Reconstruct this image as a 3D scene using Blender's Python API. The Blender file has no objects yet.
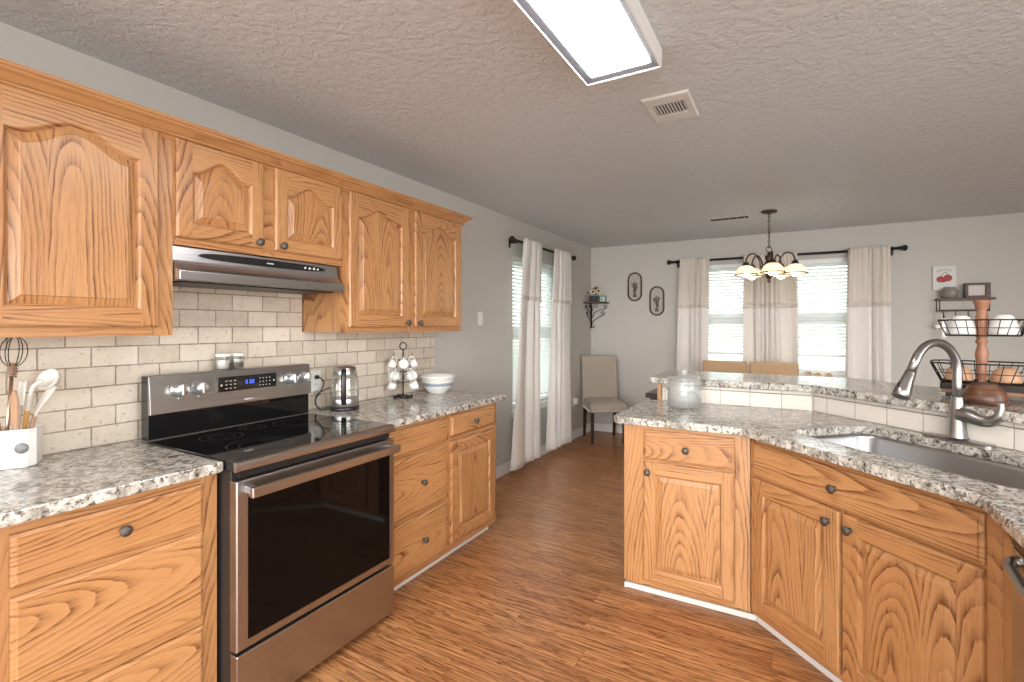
import bpy, bmesh, math, random
from mathutils import Vector, Matrix
PI = math.pi
random.seed(7)
SC = bpy.context.scene
COL = SC.collection

# ------------------------------------------------------------ camera
cam = bpy.data.cameras.new('camera')
cam.sensor_width = 36.0
cam.lens = 494.63 / 1024 * 36.0
cam.shift_y = -14.77 / 1024
cam.clip_start = 0.05
camo = bpy.data.objects.new('camera', cam)
camo.location = (2.3749, 0.0, 1.3913)
camo.rotation_euler = (PI / 2, 0, 0.5187)
COL.objects.link(camo)
SC.camera = camo

# ------------------------------------------------------------ view
SC.view_settings.view_transform = 'Standard'
SC.view_settings.look = 'None'
SC.view_settings.gamma = 1.0
SC.view_settings.use_curve_mapping = False
SC.view_settings.exposure = 1.1
SC.cycles.max_bounces = 10
SC.cycles.diffuse_bounces = 5
SC.cycles.transparent_max_bounces = 16
SC.cycles.use_denoising = True

# ------------------------------------------------------------ world: overcast daylight, paler garden green near the horizon
WORLD_OUT = 3.0     # open sky seen through the windows
WORLD_IN = 1.15     # the bright adjoining room the kitchen opens on to
w = bpy.data.worlds.new('world'); SC.world = w
w.use_nodes = True
nt = w.node_tree; nt.nodes.clear()
def wn(t, **k):
    n = nt.nodes.new(t)
    for a, b in k.items(): setattr(n, a, b)
    return n
tc = wn('ShaderNodeTexCoord'); sep = wn('ShaderNodeSeparateXYZ')
nt.links.new(tc.outputs['Generated'], sep.inputs[0])
# outdoors lies towards +y and -x
dt = wn('ShaderNodeVectorMath', operation='DOT_PRODUCT'); dt.inputs[1].default_value = (-0.62, 0.78, 0.0)
nt.links.new(tc.outputs['Generated'], dt.inputs[0])
mr = wn('ShaderNodeMapRange'); mr.interpolation_type = 'SMOOTHSTEP'
mr.inputs['From Min'].default_value = -0.25; mr.inputs['From Max'].default_value = 0.35
mr.inputs['To Min'].default_value = WORLD_IN; mr.inputs['To Max'].default_value = WORLD_OUT
nt.links.new(dt.outputs['Value'], mr.inputs['Value'])
nz = wn('ShaderNodeTexNoise'); nz.inputs['Scale'].default_value = 14.0; nz.inputs['Detail'].default_value = 4.0
nt.links.new(tc.outputs['Generated'], nz.inputs['Vector'])
rmp = wn('ShaderNodeValToRGB')
rmp.color_ramp.elements[0].position = 0.44; rmp.color_ramp.elements[0].color = (0.40, 0.52, 0.42, 1)
rmp.color_ramp.elements[1].position = 0.62; rmp.color_ramp.elements[1].color = (1.0, 1.0, 0.98, 1)
nt.links.new(nz.outputs['Fac'], rmp.inputs[0])
elev = wn('ShaderNodeMapRange'); elev.inputs['From Min'].default_value = 0.02; elev.inputs['From Max'].default_value = 0.20
nt.links.new(sep.outputs['Z'], elev.inputs['Value'])
mx = wn('ShaderNodeMix', data_type='RGBA')
nt.links.new(elev.outputs['Result'], mx.inputs['Factor'])
nt.links.new(rmp.outputs['Color'], mx.inputs['A']); mx.inputs['B'].default_value = (0.96, 0.98, 1.0, 1)
mx2 = wn('ShaderNodeMix', data_type='RGBA')
mr2 = wn('ShaderNodeMapRange'); mr2.inputs['From Min'].default_value = -0.1; mr2.inputs['From Max'].default_value = 0.3
nt.links.new(dt.outputs['Value'], mr2.inputs['Value'])
nt.links.new(mr2.outputs['Result'], mx2.inputs['Factor'])
mx2.inputs['A'].default_value = (1.0, 0.985, 0.965, 1)
nt.links.new(mx.outputs['Result'], mx2.inputs['B'])
# added bright patches of world, behind and to the right, for directional fill and highlights
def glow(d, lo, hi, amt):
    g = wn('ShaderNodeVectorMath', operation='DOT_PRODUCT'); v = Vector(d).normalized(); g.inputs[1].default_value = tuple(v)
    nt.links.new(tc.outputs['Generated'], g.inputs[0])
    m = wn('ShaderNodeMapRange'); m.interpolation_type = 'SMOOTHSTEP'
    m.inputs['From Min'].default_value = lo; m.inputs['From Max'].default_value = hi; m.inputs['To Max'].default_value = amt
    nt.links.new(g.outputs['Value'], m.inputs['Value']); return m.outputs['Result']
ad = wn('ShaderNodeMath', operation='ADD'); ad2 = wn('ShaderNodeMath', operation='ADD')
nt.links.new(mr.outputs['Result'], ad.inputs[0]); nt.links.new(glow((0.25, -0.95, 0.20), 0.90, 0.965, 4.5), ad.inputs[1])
nt.links.new(ad.outputs[0], ad2.inputs[0]); nt.links.new(glow((0.97, -0.25, 0.16), 0.93, 0.975, 3.0), ad2.inputs[1])
bg = wn('ShaderNodeBackground'); out = wn('ShaderNodeOutputWorld')
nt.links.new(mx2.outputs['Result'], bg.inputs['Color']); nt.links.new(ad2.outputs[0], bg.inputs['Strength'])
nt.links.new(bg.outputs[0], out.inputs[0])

FIXTURE_STRENGTH = 10.0
BULB_STRENGTH = 13.0

# ------------------------------------------------------------ material helpers
class NT:
    def __init__(s, name):
        s.m = bpy.data.materials.new(name); s.m.use_nodes = True
        s.t = s.m.node_tree; s.b = s.t.nodes['Principled BSDF']; s.o = s.t.nodes['Material Output']
    def n(s, t, **k):
        x = s.t.nodes.new(t)
        for a, b in k.items(): setattr(x, a, b)
        return x
    def put(s, sock, v):
        if isinstance(v, bpy.types.NodeSocket): s.t.links.new(v, sock)
        else: sock.default_value = v
    def math(s, op, a, b=0.0, c=0.0):
        x = s.n('ShaderNodeMath', operation=op)
        s.put(x.inputs[0], a); s.put(x.inputs[1], b); s.put(x.inputs[2], c)
        return x.outputs[0]
    def vec(s, op, a, b=(0, 0, 0)):
        x = s.n('ShaderNodeVectorMath', operation=op)
        s.put(x.inputs[0], a); s.put(x.inputs[1], b)
        return x.outputs[0]
    def obj(s): return s.n('ShaderNodeTexCoord').outputs['Object']
    def noise(s, v, scale=1.0, detail=3.0, rough=0.5, col=False):
        x = s.n('ShaderNodeTexNoise'); s.put(x.inputs['Vector'], v)
        x.inputs['Scale'].default_value = scale; x.inputs['Detail'].default_value = detail
        x.inputs['Roughness'].default_value = rough
        return x.outputs['Color' if col else 'Fac']
    def ramp(s, f, stops):
        x = s.n('ShaderNodeValToRGB'); e = x.color_ramp.elements
        while len(e) < len(stops): e.new(0.5)
        for q, (p, c) in zip(e, stops):
            q.position = p; q.color = c if len(c) == 4 else (*c, 1)
        s.put(x.inputs[0], f)
        return x.outputs[0]
    def mix(s, f, a, b, blend='MIX'):
        x = s.n('ShaderNodeMix', data_type='RGBA', blend_type=blend)
        s.put(x.inputs['Factor'], f)
        for k, v in (('A', a), ('B', b)):
            if isinstance(v, tuple) and len(v) == 3: v = (*v, 1)
            s.put(x.inputs[k], v)
        return x.outputs['Result']
    def bump(s, h, strength=0.3, dist=0.01):
        x = s.n('ShaderNodeBump'); x.inputs['Strength'].default_value = strength
        x.inputs['Distance'].default_value = dist
        s.put(x.inputs['Height'], h); s.t.links.new(x.outputs[0], s.b.inputs['Normal'])
    def set(s, **k):
        for a, v in k.items():
            a = {'color': 'Base Color', 'rough': 'Roughness', 'metal': 'Metallic', 'coat': 'Coat Weight',
                 'spec': 'Specular IOR Level', 'trans': 'Transmission Weight', 'ior': 'IOR', 'aniso': 'Anisotropic',
                 'coatr': 'Coat Roughness', 'sheen': 'Sheen Weight', 'emc': 'Emission Color', 'ems': 'Emission Strength'}.get(a, a)
            if isinstance(v, tuple) and len(v) == 3: v = (*v, 1)
            s.put(s.b.inputs[a], v)
        return s.m

M = {}
def plain(name, c, rough=0.5, metal=0.0, nscale=0.0, namt=0.1, bump=0.0, bscale=60, **k):
    n = NT(name)
    col = (*c, 1)
    if nscale:
        f = n.noise(n.obj(), nscale, 4)
        col = n.mix(f, tuple(x * (1 - namt) for x in c), tuple(min(1, x * (1 + namt)) for x in c))
    n.set(color=col, rough=rough, metal=metal, **k)
    if bump: n.bump(n.noise(n.obj(), bscale, 4), bump, 0.004)
    M[name] = n.m
    return n.m

def oak(name, axis, straight=False):
    n = NT(name)
    rnd = n.n('ShaderNodeObjectInfo').outputs['Random']
    sp = n.n('ShaderNodeSeparateXYZ'); n.put(sp.inputs[0], n.obj())
    if axis == 'z': a, b, c = sp.outputs['X'], sp.outputs['Y'], sp.outputs['Z']
    else: a, b, c = sp.outputs['Z'], sp.outputs['Y'], sp.outputs['X']
    cb = n.n('ShaderNodeCombineXYZ')
    n.put(cb.inputs[0], n.math('ADD', a, n.math('MULTIPLY', rnd, 17.3)))
    n.put(cb.inputs[1], b); n.put(cb.inputs[2], n.math('ADD', c, n.math('MULTIPLY', rnd, 41.7)))
    p = cb.outputs[0]
    n1 = n.noise(n.vec('MULTIPLY', p, (9, 9, 2.2)), 1.0, 2)
    n2 = n.noise(n.vec('MULTIPLY', p, (3.0, 3.0, 1.3)), 1.0, 2)
    n3 = n.noise(n.vec('MULTIPLY', p, (55, 55, 14)), 1.0, 3)
    # boards are glued side by side, each cut at its own place in the log
    BW = 0.24
    ab = n.math('ADD', n.math('DIVIDE', a, BW), n.math('MULTIPLY', rnd, 9.0))
    wn_ = n.n('ShaderNodeTexWhiteNoise', noise_dimensions='1D')
    n.put(wn_.inputs['W'], n.math('ADD', n.math('FLOOR', ab), n.math('MULTIPLY', rnd, 77.0)))
    br = wn_.outputs['Value']
    u = n.math('MULTIPLY', n.math('SUBTRACT', n.math('FRACT', ab), n.math('MULTIPLY_ADD', br, 0.6, 0.2)), BW)
    u = n.math('ADD', u, n.math('MULTIPLY', n.math('SUBTRACT', n1, 0.5), 0.030))
    cz = n.math('ADD', c, n.math('MULTIPLY_ADD', br, 0.6, -0.5))
    hh = n.math('ADD', n.math('MULTIPLY', cz, n.math('MULTIPLY_ADD', br, 0.12, 0.05)), n.math('MULTIPLY', n2, 0.11))
    r = n.math('SQRT', n.math('ADD', n.math('MULTIPLY', u, u), n.math('MULTIPLY', hh, hh)))
    r = n.math('ADD', r, n.math('MULTIPLY', n.math('SUBTRACT', n3, 0.5), 0.0045))
    if straight: r = n.math('MULTIPLY_ADD', n.math('SUBTRACT', n2, 0.5), 0.09, n.math('MULTIPLY', n.math('ADD', a, b), 0.8))
    rr = n.math('ADD', n.math('DIVIDE', r, 0.0118), n.math('MULTIPLY', br, 3.0))
    ring = n.math('FRACT', rr)
    wq = n.n('ShaderNodeTexWhiteNoise', noise_dimensions='1D'); n.put(wq.inputs['W'], n.math('FLOOR', rr))
    amp = n.math('MULTIPLY_ADD', wq.outputs['Value'], 0.95, 0.30)
    patch = n.noise(n.vec('MULTIPLY', p, (16, 16, 3.2)), 1.0, 2)
    amp = n.math('MULTIPLY', amp, n.ramp(patch, [(0.36, (0.25,) * 3), (0.56, (1.0,) * 3)]))
    pore = n.noise(n.vec('MULTIPLY', p, (420, 420, 14)), 1.0, 3, 0.6)
    pore2 = n.noise(n.vec('MULTIPLY', p, (170, 170, 9)), 1.0, 3, 0.6)
    line = n.ramp(ring, [(0.0, (0.0,) * 3), (0.06, (1.0,) * 3), (0.22, (0.62,) * 3), (0.55, (0.14,) * 3), (1.0, (0.0,) * 3)])
    line = n.math('MULTIPLY', n.math('MULTIPLY', line, amp), n.math('MULTIPLY_ADD', pore2, 3.2, -0.60))
    line = n.math('MINIMUM', n.math('MAXIMUM', line, 0.0), 1.0)
    tone = n.mix(n2, (0.450, 0.215, 0.080), (0.600, 0.330, 0.145))
    tone = n.mix(n.math('MULTIPLY', br, 0.35), tone, (0.385, 0.155, 0.046))
    col = n.mix(n.math('MULTIPLY', line, 0.90), tone, (0.135, 0.040, 0.011))
    pr = n.ramp(pore, [(0.30, (1,) * 3), (0.46, (0,) * 3)])
    col = n.mix(n.math('MULTIPLY', pr, 0.42), col, (0.14, 0.045, 0.012))
    n.set(color=col, rough=0.34, spec=0.5, coat=0.25, coatr=0.22)
    n.bump(n.math('MULTIPLY', line, -1.0), 0.12, 0.001)
    M[name] = n.m
oak('oak', 'z'); oak('oak_cross', 'x'); oak('oak_rail', 'x', True)

def granite():
    n = NT('granite'); p = n.obj()
    warp = n.vec('ADD', p, n.vec('MULTIPLY', n.noise(p, 26, 3, 0.5, True), (0.03, 0.03, 0.03)))
    a = n.noise(n.vec('MULTIPLY', warp, (1, 1.9, 1)), 17, 5, 0.65)
    b = n.noise(n.vec('MULTIPLY', warp, (1.7, 1, 1.2)), 44, 4, 0.62)
    c = n.noise(warp, 150, 2, 0.6)
    base = n.ramp(a, [(0.28, (0.15, 0.135, 0.11)), (0.43, (0.34, 0.315, 0.27)), (0.55, (0.54, 0.515, 0.455)), (0.72, (0.75, 0.735, 0.69))])
    dark = n.ramp(b, [(0.33, (1,) * 3), (0.42, (0.80,) * 3), (0.480, (0.0,) * 3)])
    base = n.mix(n.math('MULTIPLY', dark, 0.92), base, (0.035, 0.028, 0.024))
    sp = n.ramp(c, [(0.30, (1,) * 3), (0.42, (0,) * 3)])
    base = n.mix(n.math('MULTIPLY', sp, 0.55), base, (0.13, 0.10, 0.08))
    wh = n.ramp(n.noise(warp, 85, 2), [(0.58, (0,) * 3), (0.68, (1,) * 3)])
    base = n.mix(n.math('MULTIPLY', wh, 0.6), base, (0.80, 0.78, 0.72))
    n.set(color=base, rough=0.13, spec=0.42)
    M['granite'] = n.m
granite()

def brick(name, axis, bw, rh, offx, offz, c1, c2, mortar, msize, offset=0.5, pits=0.5):
    n = NT(name)
    sp = n.n('ShaderNodeSeparateXYZ'); n.put(sp.inputs[0], n.obj())
    cb = n.n('ShaderNodeCombineXYZ')
    n.put(cb.inputs[0], n.math('ADD', sp.outputs[axis], offx)); n.put(cb.inputs[1], n.math('ADD', sp.outputs['Z'], offz))
    wob = n.noise(n.vec('MULTIPLY', n.obj(), (40, 40, 40)), 1.0, 3, 0.5, True)
    v = n.vec('ADD', cb.outputs[0], n.vec('MULTIPLY', n.vec('SUBTRACT', wob, (0.5, 0.5, 0.5)), (0.004, 0.004, 0)))
    bt = n.n('ShaderNodeTexBrick'); bt.offset = offset; bt.offset_frequency = 2
    n.put(bt.inputs['Vector'], v); bt.inputs['Scale'].default_value = 1.0
    bt.inputs['Brick Width'].default_value = bw; bt.inputs['Row Height'].default_value = rh
    bt.inputs['Mortar Size'].default_value = msize; bt.inputs['Mortar Smooth'].default_value = 0.15
    bt.inputs['Bias'].default_value = -0.1
    bt.inputs['Color1'].default_value = (*c1, 1); bt.inputs['Color2'].default_value = (*c2, 1)
    bt.inputs['Mortar'].default_value = (*mortar, 1)
    cloud = n.noise(n.obj(), 22, 5, 0.6)
    col = n.mix(n.math('MULTIPLY', n.ramp(cloud, [(0.35, (0,) * 3), (0.7, (1,) * 3)]), 0.30), bt.outputs['Color'], (0.80, 0.74, 0.66))
    pit = n.ramp(n.noise(n.obj(), 75, 3, 0.6), [(0.29, (1,) * 3), (0.40, (0,) * 3)])
    col = n.mix(n.math('MULTIPLY', pit, pits), col, (0.24, 0.18, 0.13))
    n.set(color=col, rough=0.55)
    h = n.math('SUBTRACT', n.math('SUBTRACT', 1.0, bt.outputs['Fac']), n.math('MULTIPLY', pit, 0.5))
    n.bump(h, 0.5, 0.004)
    M[name] = n.m
# rows meet at z = 1.0 + k*0.0777, joints at y = 0.935 + k*0.158 in the row above 1.234
brick('travertine', 'Y', 0.158, 0.0777, -0.935 + 0.158 * 10, -1.0 + 0.0777 * 21, (0.71, 0.635, 0.53), (0.53, 0.445, 0.35), (0.24, 0.18, 0.135), 0.0028, pits=0.5)
brick('travertine_pale', 'X', 0.1615, 0.0850, -0.005, 0.001, (0.78, 0.73, 0.66), (0.72, 0.66, 0.58), (0.36, 0.29, 0.23), 0.0020, 0.0, 0.15)

def floor_mat():
    n = NT('laminate_floor'); p = n.obj()
    sp = n.n('ShaderNodeSeparateXYZ'); n.put(sp.inputs[0], p)
    PW = 0.125
    row = n.math('FLOOR', n.math('DIVIDE', sp.outputs['Y'], PW))
    wn1 = n.n('ShaderNodeTexWhiteNoise', noise_dimensions='1D'); n.put(wn1.inputs['W'], row)
    xs = n.math('ADD', n.math('DIVIDE', sp.outputs['X'], 1.25), n.math('MULTIPLY', wn1.outputs['Value'], 7.0))
    colm = n.math('FLOOR', xs)
    wn2 = n.n('ShaderNodeTexWhiteNoise', noise_dimensions='2D')
    cb = n.n('ShaderNodeCombineXYZ'); n.put(cb.inputs[0], row); n.put(cb.inputs[1], colm)
    n.put(wn2.inputs['Vector'], cb.outputs[0])
    rv = wn2.outputs['Value']
    q = n.n('ShaderNodeCombineXYZ')
    n.put(q.inputs[0], n.math('ADD', sp.outputs['X'], n.math('MULTIPLY', rv, 33.0)))
    n.put(q.inputs[1], n.math('ADD', sp.outputs['Y'], n.math('MULTIPLY', rv, 5.0)))
    g1 = n.noise(n.vec('MULTIPLY', q.outputs[0], (1.1, 15, 1)), 1.0, 5, 0.62)
    g2 = n.noise(n.vec('MULTIPLY', q.outputs[0], (2.0, 75, 1)), 1.0, 4, 0.62)
    ringn = n.math('FRACT', n.math('MULTIPLY', g1, 9.0))
    rl = n.ramp(ringn, [(0.0, (0.15,) * 3), (0.12, (1,) * 3), (0.45, (0.25,) * 3), (1.0, (0,) * 3)])
    tone = n.mix(rv, (0.51, 0.235, 0.094), (0.64, 0.315, 0.130))
    col = n.mix(n.math('MULTIPLY', rl, 0.85), tone, (0.125, 0.037, 0.012))
    col = n.mix(n.ramp(g2, [(0.38, (0.62,) * 3), (0.55, (0,) * 3)]), col, (0.22, 0.075, 0.026))
    col = n.mix(n.ramp(g2, [(0.56, (0,) * 3), (0.75, (0.35,) * 3)]), col, (0.60, 0.29, 0.11))
    fy = n.math('FRACT', n.math('DIVIDE', sp.outputs['Y'], PW)); fx = n.math('FRACT', xs)
    seam = n.math('MAXIMUM', n.math('LESS_THAN', fy, 0.018), n.math('LESS_THAN', fx, 0.0018))
    col = n.mix(n.math('MULTIPLY', seam, 0.55), col, (0.09, 0.035, 0.015))
    n.set(color=col, rough=0.30, spec=0.36)
    n.bump(n.math('SUBTRACT', n.math('MULTIPLY', g2, 0.3), seam), 0.08, 0.002)
    M['laminate_floor'] = n.m
floor_mat()

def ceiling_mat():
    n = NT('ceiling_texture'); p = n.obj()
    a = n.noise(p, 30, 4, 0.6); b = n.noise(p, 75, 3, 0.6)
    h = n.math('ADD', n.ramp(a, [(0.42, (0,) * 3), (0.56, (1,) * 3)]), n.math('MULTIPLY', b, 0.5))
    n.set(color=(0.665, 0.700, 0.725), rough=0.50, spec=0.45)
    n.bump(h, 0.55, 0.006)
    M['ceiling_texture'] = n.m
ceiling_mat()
plain('wall_paint', (0.530, 0.514, 0.477), 0.75, bump=0.04, bscale=180)
plain('white_trim', (0.73, 0.73, 0.71), 0.4)
plain('frame_grey', (0.16, 0.165, 0.19), 0.5)
plain('white_plastic', (0.78, 0.78, 0.75), 0.35)
plain('white_vinyl', (0.82, 0.83, 0.83), 0.4)
plain('black_iron', (0.020, 0.018, 0.017), 0.45, 0.6)
plain('bronze', (0.075, 0.050, 0.038), 0.38, 0.7, 30, 0.3)
plain('pewter', (0.13, 0.118, 0.105), 0.38, 0.85, 160, 0.6, 0.8, 260)
plain('black_glass', (0.006, 0.006, 0.007), 0.04, spec=0.6)
plain('oven_glass', (0.004, 0.003, 0.0028), 0.05, spec=0.16)
plain('black_plastic', (0.012, 0.012, 0.013), 0.32)
plain('black_enamel', (0.015, 0.015, 0.016), 0.35)
plain('grey_mark', (0.10, 0.10, 0.10), 0.3)
plain('pale_mark', (0.60, 0.60, 0.58), 0.4)
plain('chrome', (0.80, 0.82, 0.84), 0.14, 1.0)
plain('knob_metal', (0.70, 0.73, 0.75), 0.28, 0.9)
plain('ceramic', (0.82, 0.82, 0.80), 0.14)
plain('ceramic_blue', (0.30, 0.335, 0.41), 0.2)
plain('emblem_grey', (0.20, 0.20, 0.20), 0.5, nscale=150, namt=0.6)
plain('spoon_wood', (0.42, 0.25, 0.15), 0.55, nscale=20, namt=0.2)
plain('honey_wood', (0.60, 0.33, 0.10), 0.5, nscale=20, namt=0.2)
plain('nylon_pale', (0.66, 0.62, 0.57), 0.4)
plain('copper_wire', (0.50, 0.36, 0.27), 0.3, 0.9)
plain('dark_wood', (0.030, 0.014, 0.010), 0.28, nscale=12, namt=0.4)
plain('shelf_wood', (0.085, 0.045, 0.028), 0.5, nscale=18, namt=0.4)
plain('turned_wood', (0.33, 0.145, 0.080), 0.4, nscale=24, namt=0.25)
plain('peach_wood', (0.56, 0.32, 0.19), 0.45, nscale=16, namt=0.2)
plain('tray_wood', (0.30, 0.13, 0.05), 0.45, nscale=16, namt=0.3)
plain('terracotta', (0.36, 0.10, 0.05), 0.5)
plain('petal', (0.70, 0.62, 0.50), 0.7)
plain('petal_red', (0.30, 0.06, 0.03), 0.7)
plain('flower_heart', (0.03, 0.015, 0.01), 0.8)
plain('mint', (0.36, 0.55, 0.45), 0.6)
plain('tin_grey', (0.10, 0.11, 0.12), 0.4, 0.3)
plain('leaf', (0.07, 0.10, 0.035), 0.6)
plain('art_ground', (0.66, 0.67, 0.65), 0.7)
plain('cherry_red', (0.36, 0.018, 0.012), 0.5, nscale=40, namt=0.5)
plain('frame_brown', (0.080, 0.048, 0.036), 0.5, nscale=60, namt=0.4)
plain('motif_brown', (0.12, 0.085, 0.065), 0.6)
plain('oval_ground', (0.42, 0.405, 0.38), 0.7, nscale=30, namt=0.1)
plain('card', (0.62, 0.58, 0.54), 0.6)
plain('stone_vase', (0.24, 0.22, 0.19), 0.55, nscale=70, namt=0.5)
plain('tan_box', (0.52, 0.36, 0.22), 0.6)
plain('filter_dark', (0.03, 0.03, 0.03), 0.4, 0.5)
plain('duct_dark', (0.02, 0.02, 0.02), 0.9)
plain('salt', (0.80, 0.80, 0.78), 0.8)
plain('pepper', (0.16, 0.12, 0.09), 0.8, nscale=200, namt=0.7)
plain('lace', (0.62, 0.58, 0.52), 0.9)
plain('exterior_lawn', (0.42, 0.46, 0.36), 0.9, nscale=2, namt=0.3)

def wool(name, c):
    n = NT(name); p = n.obj()
    wv = n.noise(n.vec('MULTIPLY', p, (420, 420, 420)), 1.0, 2)
    n.set(color=n.mix(wv, tuple(x * 0.82 for x in c), tuple(min(1, x * 1.12) for x in c)), rough=0.9, sheen=0.2)
    n.bump(wv, 0.25, 0.002); M[name] = n.m
wool('chair_linen', (0.40, 0.345, 0.285)); wool('chair_camel', (0.55, 0.385, 0.24))

def steel(name, c, rough, axis):
    n = NT(name); p = n.obj()
    sc = {'x': (3, 500, 500), 'z': (500, 500, 3)}[axis]
    g = n.noise(n.vec('MULTIPLY', p, sc), 1.0, 3, 0.6)
    n.set(color=n.mix(g, tuple(x * 0.86 for x in c), tuple(min(1, x * 1.1) for x in c)), rough=n.math('MULTIPLY_ADD', g, 0.14, rough - 0.07), metal=1.0)
    M[name] = n.m
steel('steel', (0.56, 0.56, 0.57), 0.30, 'x')
steel('dark_steel', (0.47, 0.455, 0.44), 0.30, 'x')
steel('sink_steel', (0.50, 0.50, 0.51), 0.32, 'x')
plain('brushed_nickel', (0.36, 0.35, 0.34), 0.30, 1.0)

def sheer(name, c, t):
    n = NT(name); p = n.obj()
    wv = n.noise(n.vec('MULTIPLY', p, (300, 300, 300)), 1.0, 2)
    col = n.mix(wv, tuple(x * 0.93 for x in c), c)
    d = n.n('ShaderNodeBsdfDiffuse'); tr = n.n('ShaderNodeBsdfTranslucent'); mx = n.n('ShaderNodeMixShader')
    n.put(d.inputs['Color'], col); n.put(tr.inputs['Color'], col); mx.inputs[0].default_value = t
    n.t.links.new(d.outputs[0], mx.inputs[1]); n.t.links.new(tr.outputs[0], mx.inputs[2])
    n.t.links.new(mx.outputs[0], n.o.inputs['Surface']); M[name] = n.m
sheer('curtain_white', (0.91, 0.88, 0.845), 0.20)
sheer('curtain_linen', (0.82, 0.76, 0.675), 0.20)
sheer('blind_slat', (0.90, 0.91, 0.91), 0.55)

def glass(name, tint, gl=0.10, rough=0.02, haze=0.0):
    n = NT(name)
    t = n.n('ShaderNodeBsdfTransparent'); g = n.n('ShaderNodeBsdfGlossy'); mx = n.n('ShaderNodeMixShader')
    t.inputs['Color'].default_value = (*tint, 1); g.inputs['Roughness'].default_value = rough
    fr = n.n('ShaderNodeLayerWeight'); fr.inputs['Blend'].default_value = 0.35
    n.put(mx.inputs[0], n.math('ADD', n.math('MULTIPLY', fr.outputs['Facing'], 0.55), gl))
    n.t.links.new(t.outputs[0], mx.inputs[1]); n.t.links.new(g.outputs[0], mx.inputs[2])
    last = mx.outputs[0]
    if haze:
        d = n.n('ShaderNodeBsdfDiffuse'); d.inputs['Color'].default_value = (0.8, 0.82, 0.82, 1)
        m2 = n.n('ShaderNodeMixShader'); m2.inputs[0].default_value = haze
        n.t.links.new(last, m2.inputs[1]); n.t.links.new(d.outputs[0], m2.inputs[2]); last = m2.outputs[0]
    n.t.links.new(last, n.o.inputs['Surface']); M[name] = n.m
glass('window_glass', (0.97, 0.99, 0.98), 0.03)
glass('clear_glass', (0.95, 0.955, 0.95), 0.05, 0.03, 0.015)
glass('pressed_glass', (0.92, 0.935, 0.93), 0.12, 0.10, 0.20)
glass('smoke_glass', (0.60, 0.58, 0.56), 0.14)

def emit(name, c, s, rough=0.5):
    n = NT(name); n.set(color=c, rough=rough, emc=c, ems=s); M[name] = n.m
emit('diffuser', (1.0, 0.995, 0.99), FIXTURE_STRENGTH)
emit('lamp_shade', (0.92, 0.70, 0.47), 0.48)
emit('bulb', (1.0, 0.80, 0.55), BULB_STRENGTH)
emit('clock_blue', (0.05, 0.12, 0.9), 1.2)

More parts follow.
